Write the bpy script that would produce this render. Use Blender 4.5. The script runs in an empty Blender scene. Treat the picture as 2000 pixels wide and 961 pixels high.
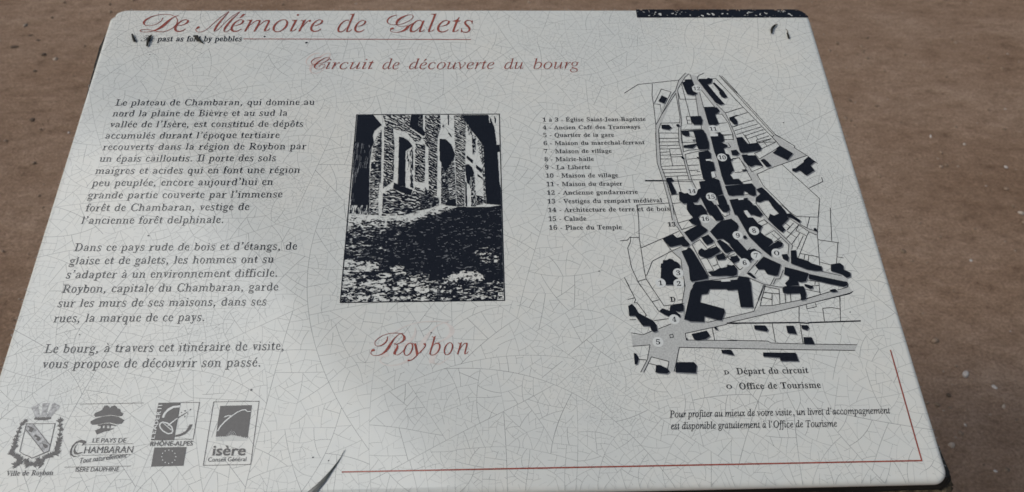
import bpy, bmesh, math, random
import numpy as np
from mathutils import Vector, Matrix
from mathutils.geometry import tessellate_polygon

SC = bpy.context.scene
COL = SC.collection

# ------------------------------------------------------------------ camera, sky, sun, exposure
TILT = math.radians(16.0)                 # slope of the slab towards the reader
CENTRE = Vector((0.0, 0.0, 0.86))         # middle of the glazed face above the ground
SLAB = Matrix.Translation(CENTRE) @ Matrix.Rotation(TILT, 4, 'X')
cam_data = bpy.data.cameras.new('camera')
cam = bpy.data.objects.new('camera', cam_data); COL.objects.link(cam)
cam_data.sensor_width = 36.0
cam_data.lens = 36.0 * 1633.0 / 2000.0
cam_data.clip_start = 0.02; cam_data.clip_end = 500.0
cam_data.dof.use_dof = True
cam_data.dof.focus_distance = 0.60
cam_data.dof.aperture_fstop = 15.0
rot = Matrix([[0.999184, 0.0110505, -0.0388492], [-0.0297105, 0.8526722, -0.5216008], [0.0273617, 0.5223294, 0.8523047]])
cam.matrix_world = SLAB @ (Matrix.Translation(Vector((0.009941, -0.344829, 0.509442))) @ rot.to_4x4())
SC.camera = cam

SUN_EL = math.radians(41.0)
SUN_AZ = math.radians(-110.0)             # measured from +Y towards +X
to_sun = Vector((math.sin(SUN_AZ) * math.cos(SUN_EL), math.cos(SUN_AZ) * math.cos(SUN_EL), math.sin(SUN_EL)))
sun_data = bpy.data.lights.new('sun', 'SUN'); sun_data.energy = 1.5
sun_data.angle = math.radians(14.0); sun_data.color = (1.0, 0.95, 0.87)
sun = bpy.data.objects.new('sun', sun_data); COL.objects.link(sun)
sun.rotation_euler = (-to_sun).to_track_quat('-Z', 'Y').to_euler()
sun.location = (0, 0, 5)

world = bpy.data.worlds.new('World'); SC.world = world; world.use_nodes = True
nt = world.node_tree; N = nt.nodes; N.clear()
w_out = N.new('ShaderNodeOutputWorld'); w_bg = N.new('ShaderNodeBackground')
sky = N.new('ShaderNodeTexSky'); sky.sky_type = 'NISHITA'; sky.sun_disc = False
sky.sun_elevation = SUN_EL; sky.sun_rotation = SUN_AZ
sky.air_density = 1.0; sky.dust_density = 1.5
w_bg.inputs['Strength'].default_value = 0.07
geo = N.new('ShaderNodeTexCoord')
cl_noise = N.new('ShaderNodeTexNoise'); cl_noise.inputs['Scale'].default_value = 2.2
cl_noise.inputs['Detail'].default_value = 5.0
nt.links.new(geo.outputs['Generated'], cl_noise.inputs['Vector'])
def blob(direction, r0, r1):
    """soft-edged bank of cloud around one direction of the sky"""
    d = N.new('ShaderNodeVectorMath'); d.operation = 'DOT_PRODUCT'
    d.inputs[1].default_value = Vector(direction).normalized()
    nt.links.new(geo.outputs['Generated'], d.inputs[0])
    a = N.new('ShaderNodeMath'); a.operation = 'MULTIPLY_ADD'
    nt.links.new(cl_noise.outputs['Fac'], a.inputs[0]); a.inputs[1].default_value = 0.03
    nt.links.new(d.outputs['Value'], a.inputs[2])
    m = N.new('ShaderNodeMapRange'); m.interpolation_type = 'SMOOTHSTEP'
    m.inputs['From Min'].default_value = math.cos(math.radians(r1)) + 0.015
    m.inputs['From Max'].default_value = math.cos(math.radians(r0)) + 0.015
    nt.links.new(a.outputs['Value'], m.inputs['Value'])
    return m.outputs['Result']
mix = N.new('ShaderNodeMix'); mix.data_type = 'RGBA'
fac = None
for bdir, r0, r1 in [((-0.453,-0.004,0.891),15,17.5),((-0.356,0.122,0.926),8,10),((-0.427,0.225,0.876),6.5,10),((-0.288,0.046,0.956),7,9),((-0.172,-0.033,0.984),6,9)]:
    b_ = blob(bdir, r0, r1)
    if fac is None: fac = b_
    else:
        mx = N.new('ShaderNodeMath'); mx.operation = 'MAXIMUM'
        nt.links.new(fac, mx.inputs[0]); nt.links.new(b_, mx.inputs[1]); fac = mx.outputs['Value']
nt.links.new(fac, mix.inputs['Factor'])
nt.links.new(sky.outputs['Color'], mix.inputs['A'])
mix.inputs['B'].default_value = (42.0, 42.0, 42.0, 1)
nt.links.new(mix.outputs['Result'], w_bg.inputs['Color'])
nt.links.new(w_bg.outputs['Background'], w_out.inputs['Surface'])

SC.view_settings.view_transform = 'Standard'
SC.view_settings.look = 'None'
SC.view_settings.exposure = 0.1
SC.view_settings.gamma = 1.0
SC.view_settings.use_curve_mapping = False
SC.render.engine = 'CYCLES'
SC.cycles.use_denoising = True
SC.cycles.filter_width = 1.6

# ------------------------------------------------------------------ helpers
def tag(o, label=None, cat=None, group=None, kind=None):
    if label: o['label'] = label
    if cat: o['category'] = cat
    if group: o['group'] = group
    if kind: o['kind'] = kind
    return o

def link_mesh(name, verts, faces, mat, parent=None, smooth=False, mat_index=None):
    me = bpy.data.meshes.new(name)
    me.from_pydata([tuple(v) for v in verts], [], faces)
    for m in (mat if isinstance(mat, (list, tuple)) else [mat]): me.materials.append(m)
    if mat_index is not None: me.polygons.foreach_set('material_index', mat_index)
    if smooth: me.polygons.foreach_set('use_smooth', [True] * len(me.polygons))
    me.update()
    o = bpy.data.objects.new(name, me); COL.objects.link(o)
    if parent is not None: o.parent = parent
    return o

class Sheet:
    """flat printed shapes in millimetres on the slab, z given in millimetres above the glaze"""
    def __init__(self): self.v = []; self.f = []; self.mi = []
    def tri(self, verts, tris, z, mi=0):
        b = len(self.v)
        self.v += [(x / 1000, y / 1000, z / 1000) for x, y in verts]
        self.f += [tuple(b + i for i in t) for t in tris]; self.mi += [mi] * len(tris)
    def poly(self, pts, z, mi=0):
        t = tessellate_polygon([[Vector((x, y, 0)) for x, y in pts]])
        fixed = []
        for a, b, c in t:
            (ax, ay), (bx, by), (cx, cy) = pts[a], pts[b], pts[c]
            fixed.append((a, b, c) if (bx - ax) * (cy - ay) - (by - ay) * (cx - ax) >= 0 else (a, c, b))
        self.tri(pts, fixed, z, mi)
    def line(self, pts, w, z, mi=0):
        n = len(pts); L = []; 
        for i in range(n):
            a = pts[max(i - 1, 0)]; b = pts[min(i + 1, n - 1)]
            dx, dy = b[0] - a[0], b[1] - a[1]; l = math.hypot(dx, dy) or 1.0
            k = 1.0
            if 0 < i < n - 1:
                p, q = pts[i - 1], pts[i + 1]; c = pts[i]
                l1 = math.hypot(c[0] - p[0], c[1] - p[1]) or 1; l2 = math.hypot(q[0] - c[0], q[1] - c[1]) or 1
                cs = ((c[0] - p[0]) * (q[0] - c[0]) + (c[1] - p[1]) * (q[1] - c[1])) / (l1 * l2)
                dx, dy = (c[0] - p[0]) / l1 + (q[0] - c[0]) / l2, (c[1] - p[1]) / l1 + (q[1] - c[1]) / l2
                l = math.hypot(dx, dy) or 1.0
                k = min(1.6, 1 / max(0.3, math.sqrt(max(0.0, (1 + cs) / 2))))
            L.append((-dy / l * w / 2 * k, dx / l * w / 2 * k))
        vs = []
        for (x, y), (nx, ny) in zip(pts, L): vs += [(x - nx, y - ny), (x + nx, y + ny)]
        self.tri(vs, [(2 * i, 2 * i + 2, 2 * i + 3, 2 * i + 1) for i in range(n - 1)], z, mi)
    def disc(self, c, r, z, mi=0, n=20, ry=None, rot=0.0):
        ry = ry or r; ca, sa = math.cos(rot), math.sin(rot); vs = []
        for i in range(n):
            a = 2 * math.pi * i / n; x, y = r * math.cos(a), ry * math.sin(a)
            vs.append((c[0] + x * ca - y * sa, c[1] + x * sa + y * ca))
        self.tri(vs, [tuple(range(n))], z, mi)
    def build(self, name, mat, parent):
        return link_mesh(name, self.v, self.f, mat, parent, mat_index=self.mi)

# ------------------------------------------------------------------ lettering taken from Blender's built-in font
def remap(ch, style):
    if ch.isascii() and ch.isalpha():
        up = ch.isupper(); k = ord(ch) - (65 if up else 97)
        if style == 'serif': return chr((0x1d400 if up else 0x1d41a) + k)
        if style == 'ital': return '\u210e' if ch == 'h' else chr((0x1d434 if up else 0x1d44e) + k)
        if style == 'script':
            return {'B': '\u212c', 'R': '\u211b', 'M': '\u2133', 'E': '\u2130'}.get(ch) or chr((0x1d49c if up else 0x1d4b6) + k)
    if ch.isdigit() and style in ('serif', 'ital'): return chr(0x1d7ce + ord(ch) - 48)
    return ch
ACC = {'é': ('e', '/'), 'è': ('e', '`'), 'ê': ('e', '^'), 'à': ('a', '`'), 'ô': ('o', '^'), 'É': ('E', '/')}
_G = {}
def raw_mesh(body):
    c = bpy.data.curves.new('glyph', 'FONT'); c.body = body; c.size = 1.0
    c.dimensions = '2D'; c.fill_mode = 'FRONT'; c.resolution_u = 3
    o = bpy.data.objects.new('glyph', c); COL.objects.link(o)
    dg = bpy.context.evaluated_depsgraph_get(); dg.update()
    me = o.evaluated_get(dg).to_mesh()
    vs = [(v.co.x, v.co.y) for v in me.vertices]
    fs = [tuple(p.vertices) for p in me.polygons]
    o.evaluated_get(dg).to_mesh_clear()
    bpy.data.objects.remove(o); bpy.data.curves.remove(c)
    return vs, fs
def adjust(vs, fs, dx, dy, dx0=0.0, hair=0.052):
    """moves every outline vertex along its own normal, so that stems grow thinner or thicker"""
    if dx == 0 and dy == 0: return vs
    out = []; key = {}
    idx = []
    for x, y in vs:
        k = (round(x, 5), round(y, 5)); idx.append(key.setdefault(k, len(key)))
    cnt = {}
    for f in fs:
        a = sum(vs[f[i]][0] * vs[f[(i + 1) % len(f)]][1] - vs[f[(i + 1) % len(f)]][0] * vs[f[i]][1] for i in range(len(f)))
        g = f if a > 0 else f[::-1]
        for i in range(len(g)):
            e = (idx[g[i]], idx[g[(i + 1) % len(g)]]); cnt[e] = 1
    pos = {i: v for i, v in zip(idx, vs)}
    nrm = {}
    for a, b in cnt:
        if (b, a) in cnt: continue
        ex, ey = pos[b][0] - pos[a][0], pos[b][1] - pos[a][1]; l = math.hypot(ex, ey) or 1
        for q in (a, b):
            n = nrm.setdefault(q, [0, 0]); n[0] += ey / l; n[1] -= ex / l
    segs = [(pos[a], pos[b]) for a, b in cnt if (b, a) not in cnt]
    for i, (x, y) in zip(idx, vs):
        n = nrm.get(i)
        if not n: out.append((x, y)); continue
        l = math.hypot(*n) or 1; ux, uy = n[0] / l, n[1] / l
        if dx is not None and dy is not None: out.append((x + dx * ux, y + dy * uy)); continue
        t = 9.0                                     # thickness of the stroke behind this point
        for (ax, ay), (bx, by) in segs:
            ex, ey = bx - ax, by - ay; den = -ux * ey + uy * ex
            if abs(den) < 1e-9: continue
            q = ((ax - x) * ey - (ay - y) * ex) / den
            w = (ux * (ay - y) - uy * (ax - x)) / den
            if q > 0.004 and -1e-6 <= w <= 1 + 1e-6: t = min(t, q)
        if t > 0.5: t = 0.5
        T_ = hair if t < hair else hair + (min(t, 0.16) - hair) * dx0 + max(0, t - 0.16)
        k = (T_ - t) / 2; out.append((x + k * ux, y + k * uy))
    return out
ADJ = {'serif': (None, None, 0.34, 0.050), 'serifb': (None, None, 0.66, 0.066), 'ital': (None, None, 0.62, 0.024), 'serifx': (None, None, 1.0, 0.085), 'ital2': (None, None, 1.1, 0.060),
       'script': (None, None, 0.55, 0.013), 'sans': (0.002, 0.002), 'sansi': (0.002, 0.002), 'sansb': (0.026, 0.020)}
BASE = {'serifb': 'serif', 'serifx': 'serif', 'ital2': 'ital', 'sansb': 'sans', 'sansi': 'sans'}
def glyph(ch, style):
    k = (ch, style)
    if k in _G: return _G[k]
    st = BASE.get(style, style)
    b, acc = ACC.get(ch, (ch, None)) if st != 'sans' else (ch, None)
    m = remap(b, st)
    ref = '\u2013'
    if ch == ' ':
        g = ([], [], 0.25 if st == 'sans' else 0.34 if st == 'serif' else 0.27)
    elif ch in ',’.' and st != 'sans':
        y = 0.60 if ch == '’' else 0.0; x = 0.09
        P = [(x, y + .05), (x + .035, y), (x + .10, y), (x + .135, y + .05), (x + .10, y + .105), (x + .035, y + .105)]
        vs = P; fs = [tuple(range(6))]
        if ch != '.':
            vs = P + [(x + .07, y + .02), (x + .135, y + .05), (x + .10, y - .06), (x + .01, y - .15), (x - .01, y - .13), (x + .055, y - .05)]
            fs = fs + [(6, 7, 8, 11), (8, 9, 10, 11)]
            fs[-2] = (11, 8, 7, 6); fs[-1] = (11, 10, 9, 8)
        g = (vs, fs, 0.30)
    else:
        vs, fs = raw_mesh(m)
        bar, _ = raw_mesh('l'); both, _ = raw_mesh(m + 'l')
        adv = max(x for x, y in both) - max(x for x, y in bar)
        vs = adjust(vs, fs, *ADJ[style])
        if acc:
            x0 = min(x for x, y in vs); x1 = max(x for x, y in vs); y1 = max(y for x, y in vs)
            cx = (x0 + x1) / 2 + (0.06 if st == 'ital' else 0.0); y = y1 + 0.045
            P = {'/': [(cx - .05, y), (cx - .015, y), (cx + .13, y + .15), (cx + .045, y + .16)],
                 '`': [(cx + .05, y), (cx + .015, y), (cx - .13, y + .15), (cx - .045, y + .16)],
                 '^': [(cx - .16, y), (cx - .11, y), (cx, y + .085), (cx + .11, y), (cx + .16, y), (cx + .03, y + .16), (cx - .03, y + .16)]}[acc]
            n = len(vs); vs = vs + P
            fs = fs + ([(n, n + 1, n + 2, n + 3)] if len(P) == 4 else [(n, n + 1, n + 2, n + 6), (n + 2, n + 3, n + 4, n + 5), (n + 2, n + 5, n + 6)])
        g = (vs, fs, adv)
    _G[k] = g
    return g
def set_line(sheet, style, text, p0, p1, em, z, mi=0):
    """one line of lettering whose ink runs from p0 to p1 along its baseline"""
    pen = 0.0; vs = []; fs = []
    for ch in text:
        v, f, adv = glyph(ch, style)
        b = len(vs); vs += [(x + pen, y) for x, y in v]
        fs += [tuple(b + i for i in t) for t in f]; pen += adv
    if style == 'sansi': vs = [(x + 0.25 * y, y) for x, y in vs]
    x0 = min(x for x, y in vs); x1 = max(x for x, y in vs)
    dx, dy = p1[0] - p0[0], p1[1] - p0[1]; l = math.hypot(dx, dy); ux, uy = dx / l, dy / l
    k = l / (x1 - x0)
    sheet.tri([(p0[0] + ux * (x - x0) * k - uy * y * em, p0[1] + uy * (x - x0) * k + ux * y * em) for x, y in vs], fs, z, mi)

# ------------------------------------------------------------------ materials
def new_mat(name):
    m = bpy.data.materials.new(name); m.use_nodes = True
    return m, m.node_tree, m.node_tree.nodes['Principled BSDF']
def node(t, kind, **kw):
    n = t.nodes.new(kind)
    for k, v in kw.items():
        if k in n.inputs: n.inputs[k].default_value = v
        else: setattr(n, k, v)
    return n
def ramp(t, src, stops):
    r = t.nodes.new('ShaderNodeValToRGB'); e = r.color_ramp.elements
    while len(e) < len(stops): e.new(0.5)
    for q, (p, c) in zip(e, stops): q.position = p; q.color = (*c, 1)
    t.links.new(src, r.inputs['Fac']); return r.outputs['Color']
def obj_coords(t):
    return t.nodes.new('ShaderNodeTexCoord').outputs['Object']

GLOSS = 0.09
def glaze_mat():
    m, t, b = new_mat('crackled_glaze'); co = obj_coords(t)
    n = node(t, 'ShaderNodeTexNoise', Scale=9.0, Detail=4.0); t.links.new(co, n.inputs['Vector'])
    n2 = node(t, 'ShaderNodeTexNoise', Scale=120.0, Detail=3.0); t.links.new(co, n2.inputs['Vector'])
    ad = node(t, 'ShaderNodeMath', operation='MULTIPLY_ADD'); t.links.new(n2.outputs['Fac'], ad.inputs[0])
    ad.inputs[1].default_value = 0.35; t.links.new(n.outputs['Fac'], ad.inputs[2])
    c = ramp(t, ad.outputs[0], [(0.42, (0.535, 0.545, 0.515)), (0.62, (0.57, 0.575, 0.535)), (0.86, (0.605, 0.595, 0.54))])
    t.links.new(c, b.inputs['Base Color'])
    b.inputs['Roughness'].default_value = GLOSS
    wv = node(t, 'ShaderNodeTexNoise', Scale=22.0, Detail=2.0); t.links.new(co, wv.inputs['Vector'])
    bp = node(t, 'ShaderNodeBump', Strength=0.03, Distance=0.004); t.links.new(wv.outputs['Fac'], bp.inputs['Height'])
    t.links.new(bp.outputs['Normal'], b.inputs['Normal'])
    return m
def ink_mat(name, col, var=0.12, scale=400.0, rough=GLOSS):
    m, t, b = new_mat(name); co = obj_coords(t)
    n = node(t, 'ShaderNodeTexNoise', Scale=scale, Detail=2.0); t.links.new(co, n.inputs['Vector'])
    lo = tuple(x * (1 - var) for x in col); hi = tuple(min(1, x * (1 + var)) for x in col)
    t.links.new(ramp(t, n.outputs['Fac'], [(0.3, lo), (0.7, hi)]), b.inputs['Base Color'])
    b.inputs['Roughness'].default_value = rough
    wv = node(t, 'ShaderNodeTexNoise', Scale=22.0, Detail=2.0); t.links.new(co, wv.inputs['Vector'])
    bp = node(t, 'ShaderNodeBump', Strength=0.03, Distance=0.004); t.links.new(wv.outputs['Fac'], bp.inputs['Height'])
    t.links.new(bp.outputs['Normal'], b.inputs['Normal'])
    return m
M = {}
M['glaze'] = glaze_mat()
M['crack'] = ink_mat('crackle_dirt', (0.22, 0.225, 0.215), 0.35, 60.0)
M['crack2'] = ink_mat('faint_crackle', (0.34, 0.34, 0.325), 0.3, 40.0)
M['ink'] = ink_mat('black_ink', (0.014, 0.015, 0.018))
M['navy'] = ink_mat('blue_black_ink', (0.0095, 0.0105, 0.0135))
M['halo'] = ink_mat('thin_black_ink', (0.16, 0.165, 0.17))
M['halftone'] = ink_mat('halftone_ink', (0.115, 0.118, 0.12), 0.3, 700.0)
M['grey'] = ink_mat('grey_hatching', (0.42, 0.42, 0.395), 0.16, 900.0)
M['red'] = ink_mat('dull_red_ink', (0.26, 0.072, 0.052), 0.25, 300.0)
M['ghost'] = ink_mat('pale_pink_ink', (0.555, 0.45, 0.405), 0.08, 200.0)
M['ghost2'] = ink_mat('paler_pink_ink', (0.575, 0.53, 0.485), 0.06, 200.0)
M['paper'] = ink_mat('white_print', (0.57, 0.578, 0.548), 0.03)
M['logo'] = ink_mat('brown_grey_ink', (0.032, 0.028, 0.027), 0.2)
M['logogrey'] = ink_mat('mid_grey_ink', (0.30, 0.30, 0.295), 0.5, 500.0)

def stone_mat(name, stops):
    m, t, b = new_mat(name); g = t.nodes.new('ShaderNodeNewGeometry')
    n = node(t, 'ShaderNodeTexNoise', Scale=90.0, Detail=3.0); t.links.new(obj_coords(t), n.inputs['Vector'])
    c = ramp(t, g.outputs['Random Per Island'], stops)
    mx = node(t, 'ShaderNodeMix', data_type='RGBA', blend_type='MULTIPLY'); mx.inputs['Factor'].default_value = 0.6
    t.links.new(c, mx.inputs['A'])
    t.links.new(ramp(t, n.outputs['Fac'], [(0.3, (0.7, 0.7, 0.7)), (0.7, (1.15, 1.15, 1.15))]), mx.inputs['B'])
    t.links.new(mx.outputs['Result'], b.inputs['Base Color']); b.inputs['Roughness'].default_value = 0.85
    return m
def lava_mat():
    m, t, b = new_mat('rough_lava'); co = obj_coords(t)
    n = node(t, 'ShaderNodeTexNoise', Scale=150.0, Detail=8.0, Roughness=0.7); t.links.new(co, n.inputs['Vector'])
    n2 = node(t, 'ShaderNodeTexNoise', Scale=28.0, Detail=3.0); t.links.new(co, n2.inputs['Vector'])
    mxx = node(t, 'ShaderNodeMath', operation='MULTIPLY_ADD'); t.links.new(n2.outputs['Fac'], mxx.inputs[0])
    mxx.inputs[1].default_value = 0.5; t.links.new(n.outputs['Fac'], mxx.inputs[2])
    t.links.new(ramp(t, mxx.outputs[0], [(0.5, (0.018, 0.012, 0.006)), (0.72, (0.075, 0.05, 0.025)), (0.95, (0.24, 0.18, 0.10))]), b.inputs['Base Color'])
    b.inputs['Roughness'].default_value = 0.9
    bp = node(t, 'ShaderNodeBump', Strength=0.9, Distance=0.004); t.links.new(n.outputs['Fac'], bp.inputs['Height'])
    t.links.new(bp.outputs['Normal'], b.inputs['Normal'])
    return m
M['lava'] = lava_mat()
M['edge_black'] = stone_mat('lip_shade_and_mortar', [(0.0, (0.012, 0.010, 0.007)), (1.0, (0.016, 0.013, 0.009))])  # near-black: painted shade under the glaze lip, shared with the mortar ridge

def dirt_mat():
    m, t, b = new_mat('brown_dirt'); co = obj_coords(t)
    mp = node(t, 'ShaderNodeMapping'); mp.inputs['Scale'].default_value = (0.58, 1.0, 1.0); t.links.new(co, mp.inputs['Vector'])
    big = node(t, 'ShaderNodeTexNoise', Scale=3.2, Detail=5.0, Roughness=0.6); t.links.new(mp.outputs[0], big.inputs['Vector'])
    mid = node(t, 'ShaderNodeTexNoise', Scale=30.0, Detail=9.0, Roughness=0.80); t.links.new(mp.outputs[0], mid.inputs['Vector'])
    fine = node(t, 'ShaderNodeTexNoise', Scale=170.0, Detail=4.0, Roughness=0.7); t.links.new(co, fine.inputs['Vector'])
    c1 = ramp(t, big.outputs['Fac'], [(0.32, (0.25,0.16,0.104)), (0.5, (0.3,0.201,0.137)), (0.70, (0.345,0.241,0.17))])
    c2 = ramp(t, mid.outputs['Fac'], [(0.30, (0.38, 0.33, 0.29)), (0.43, (0.82, 0.79, 0.76)), (0.57, (1.05, 1.05, 1.05)), (0.70, (1.40, 1.43, 1.48))])
    c3 = ramp(t, fine.outputs['Fac'], [(0.30, (0.60, 0.58, 0.56)), (0.50, (1.0, 1.0, 1.0)), (0.70, (1.38, 1.38, 1.38))])
    m1 = node(t, 'ShaderNodeMix', data_type='RGBA', blend_type='MULTIPLY'); m1.inputs['Factor'].default_value = 0.80
    t.links.new(c1, m1.inputs['A']); t.links.new(c2, m1.inputs['B'])
    m2 = node(t, 'ShaderNodeMix', data_type='RGBA', blend_type='MULTIPLY'); m2.inputs['Factor'].default_value = 0.8
    t.links.new(m1.outputs['Result'], m2.inputs['A']); t.links.new(c3, m2.inputs['B'])
    t.links.new(m2.outputs['Result'], b.inputs['Base Color'])
    b.inputs['Roughness'].default_value = 0.95
    b.inputs['Specular IOR Level'].default_value = 0.15
    hs = node(t, 'ShaderNodeMath', operation='MULTIPLY_ADD'); t.links.new(fine.outputs['Fac'], hs.inputs[0])
    hs.inputs[1].default_value = 0.35; t.links.new(mid.outputs['Fac'], hs.inputs[2])
    bp = node(t, 'ShaderNodeBump', Strength=0.75, Distance=0.02); t.links.new(hs.outputs[0], bp.inputs['Height'])
    t.links.new(bp.outputs['Normal'], b.inputs['Normal'])
    return m
M['dirt'] = dirt_mat()
M['grit'] = stone_mat('mixed_grit', [(0.0, (0.13, 0.086, 0.055)), (0.25, (0.19, 0.13, 0.085)), (0.60, (0.26, 0.182, 0.124)), (0.90, (0.31, 0.24, 0.18)), (0.985, (0.42, 0.37, 0.32))])
M['pale_stone'] = stone_mat('pale_pebble', [(0.0, (0.42, 0.375, 0.335)), (1.0, (0.45, 0.40, 0.36))])
M['dark_stone'] = stone_mat('dark_pebble', [(0.0, (0.07, 0.044, 0.027)), (1.0, (0.085, 0.055, 0.034))])
M['tan_stone'] = stone_mat('tan_pebble', [(0.0, (0.34, 0.27, 0.21)), (1.0, (0.36, 0.29, 0.225))])
M['debris'] = stone_mat('dark_debris', [(0.0, (0.016, 0.015, 0.010)), (1.0, (0.022, 0.019, 0.013))])
M['debris_tip'] = stone_mat('straw_debris', [(0.0, (0.22, 0.19, 0.14)), (1.0, (0.24, 0.20, 0.15))])
M['sliver'] = ink_mat('dark_reflection_skin', (0.12, 0.12, 0.108), 0.5, 60.0, 0.16)  # dark reflection put into the colour of the added sliver

# ------------------------------------------------------------------ ground
rng = random.Random(11); nr = np.random.RandomState(4)
GS = 60.0
gv = []; gf = []
xs = [-GS, -8] + list(np.linspace(-4, 4, 61)) + [8, GS]
ys = [-GS, -6] + list(np.linspace(-2.0, 6.0, 61)) + [10, GS]
for y in ys:
    for x in xs:
        r = math.hypot(x, y - 1.5)
        h = 0.012 * (math.sin(x * 1.7 + 0.6 * y) + math.sin(y * 2.3 - x)) * 0.5 + rng.uniform(-0.004, 0.004) if r < 6 else 0.0
        gv.append((x, y, h - 0.012))
nx = len(xs)
for j in range(len(ys) - 1):
    for i in range(nx - 1): gf.append((j * nx + i, j * nx + i + 1, (j + 1) * nx + i + 1, (j + 1) * nx + i))
ground = link_mesh('ground', gv, gf, M['dirt'], smooth=True)
tag(ground, 'bare brown dirt ground strewn with fine grit', 'ground', kind='structure')
def ground_h(x, y):
    r = math.hypot(x, y - 1.5)
    return -0.012 + (0.012 * (math.sin(x * 1.7 + 0.6 * y) + math.sin(y * 2.3 - x)) * 0.5 if r < 6 else 0)

ico = bmesh.new(); bmesh.ops.create_icosphere(ico, subdivisions=1, radius=1.0)
IV = [v.co.copy() for v in ico.verts]; IF = [tuple(v.index for v in f.verts) for f in ico.faces]; ico.free()
ico = bmesh.new(); bmesh.ops.create_icosphere(ico, subdivisions=2, radius=1.0)
IV2 = [v.co.copy() for v in ico.verts]; IF2 = [tuple(v.index for v in f.verts) for f in ico.faces]; ico.free()
def pebble_geo(x, y, z, r, rg, V=IV, F=IF, base=0, flat=0.55):
    a = rg.uniform(0, 6.28); ca, sa = math.cos(a), math.sin(a)
    sx, sy, sz = r * rg.uniform(0.8, 1.35), r * rg.uniform(0.65, 1.0), r * flat * rg.uniform(0.7, 1.1)
    ph = [rg.uniform(0, 6) for _ in range(3)]
    out = []
    for v in V:
        k = 1 + 0.13 * math.sin(3 * v.x + ph[0]) + 0.13 * math.sin(3.3 * v.y + ph[1]) + 0.1 * math.sin(4 * v.z + ph[2])
        px, py, pz = v.x * sx * k, v.y * sy * k, v.z * sz * k
        out.append((x + px * ca - py * sa, y + px * sa + py * ca, z + pz))
    return out, [tuple(base + i for i in f) for f in F]
# grit scattered over the part of the ground the camera looks at
sv = []; sf = []
for k in range(5000):
    y = rng.uniform(-0.5, 4.2); x = rng.uniform(-1.0, 1.0) * (1.25 + 0.62 * (y + 0.5))
    r = 0.0022 + 0.0052 * rng.random() ** 3.0
    v, f = pebble_geo(x, y, ground_h(x, y) + r * 0.2, r, rng, base=len(sv)); sv += v; sf += f
grit = link_mesh('gravel', sv, sf, M['grit'], smooth=True)
tag(grit, 'fine grit and tiny stones scattered over the brown dirt', 'gravel', kind='stuff')

# ------------------------------------------------------------------ the slab
panel = bpy.data.objects.new('information_panel', None); COL.objects.link(panel)
panel.matrix_world = SLAB
tag(panel, 'white crackle-glazed lava stone information panel with French text, street photograph and black village map', 'information panel')

HW, HH, CR = 300.0, 208.0, 14.0
RAD = (9.0, 14.0, 14.0, 10.0)      # corner radii: bottom right, top right, top left, bottom left
def outline(inset, n=10, wob=0.0, seed=1, chip=True):
    rg = random.Random(seed); pts = []
    cs = [(HW - RAD[0], -HH + RAD[0], -90), (HW - RAD[1], HH - RAD[1], 0), (-HW + RAD[2], HH - RAD[2], 90), (-HW + RAD[3], -HH + RAD[3], 180)]
    for ci, (cx, cy, a0) in enumerate(cs):
        r = max(RAD[ci] - inset, 1.0)
        for i in range(n + 1):
            a = math.radians(a0 + 90.0 * i / n)
            rr = r
            if chip and ci == 2 and n == 10 and i in (6, 7, 8): rr = r - (0.9, 1.8, 0.8)[i - 6]
            pts.append((cx + rr * math.cos(a), cy + rr * math.sin(a)))
        nx_, ny_ = cs[(ci + 1) % 4][:2]; r2 = max(RAD[(ci + 1) % 4] - inset, 1.0)
        a = math.radians(a0 + 90); p0 = pts[-1]
        p1 = (nx_ + r2 * math.cos(a), ny_ + r2 * math.sin(a)); m = 24
        for i in range(1, m): pts.append((p0[0] + (p1[0] - p0[0]) * i / m, p0[1] + (p1[1] - p0[1]) * i / m))
    if wob: pts = [(x + rg.uniform(-wob, wob), y + rg.uniform(-wob, wob)) for x, y in pts]
    return pts
def loft(rings, name, mat, cap_top=True, cap_bot=True, smooth=True):
    v = []; f = []; n = len(rings[0][0])
    for pts, z in rings: v += [(x / 1000, y / 1000, (z if not callable(z) else z(i)) / 1000) for i, (x, y) in enumerate(pts)]
    for k in range(len(rings) - 1):
        for i in range(n):
            j = (i + 1) % n; a, b = k * n, (k + 1) * n
            f.append((a + j, a + i, b + i, b + j))
    if cap_top: f.append(tuple(range(n)))
    if cap_bot: f.append(tuple(reversed(range((len(rings) - 1) * n, len(rings) * n))))
    o = link_mesh(name, v, f, mat, panel)
    me = o.data
    me.polygons.foreach_set('use_smooth', [smooth and len(p.vertices) == 4 for p in me.polygons])
    return o
R_ = 4.2
rings = [(outline(R_ * (1 - math.sin(math.radians(a)))), -R_ * (1 - math.cos(math.radians(a)))) for a in (0, 15, 30, 45, 60, 75, 90)]
rings += [(outline(0.2), -5.6), (outline(1.6), -7.0), (outline(3.5), -7.4)]
glaze = loft(rings, 'glazed_face', M['glaze'])
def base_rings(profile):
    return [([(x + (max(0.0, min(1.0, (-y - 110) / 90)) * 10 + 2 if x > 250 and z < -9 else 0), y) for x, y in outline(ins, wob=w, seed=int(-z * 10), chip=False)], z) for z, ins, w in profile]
edge_black = loft(base_rings(((-7.2, 5.0, 0.3), (-10.0, 5.5, 0.6), (-14.0, 3.5, 0.9), (-25.5, 1.0, 0.9))), 'lip_shade_band', M['edge_black'])  # recess band, shade under the glaze lip put into its colour
rg = random.Random(8); v = []; f = []; ny_ = 60                     # old mortar squeezed out along the left edge, thickest near the top corner
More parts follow.
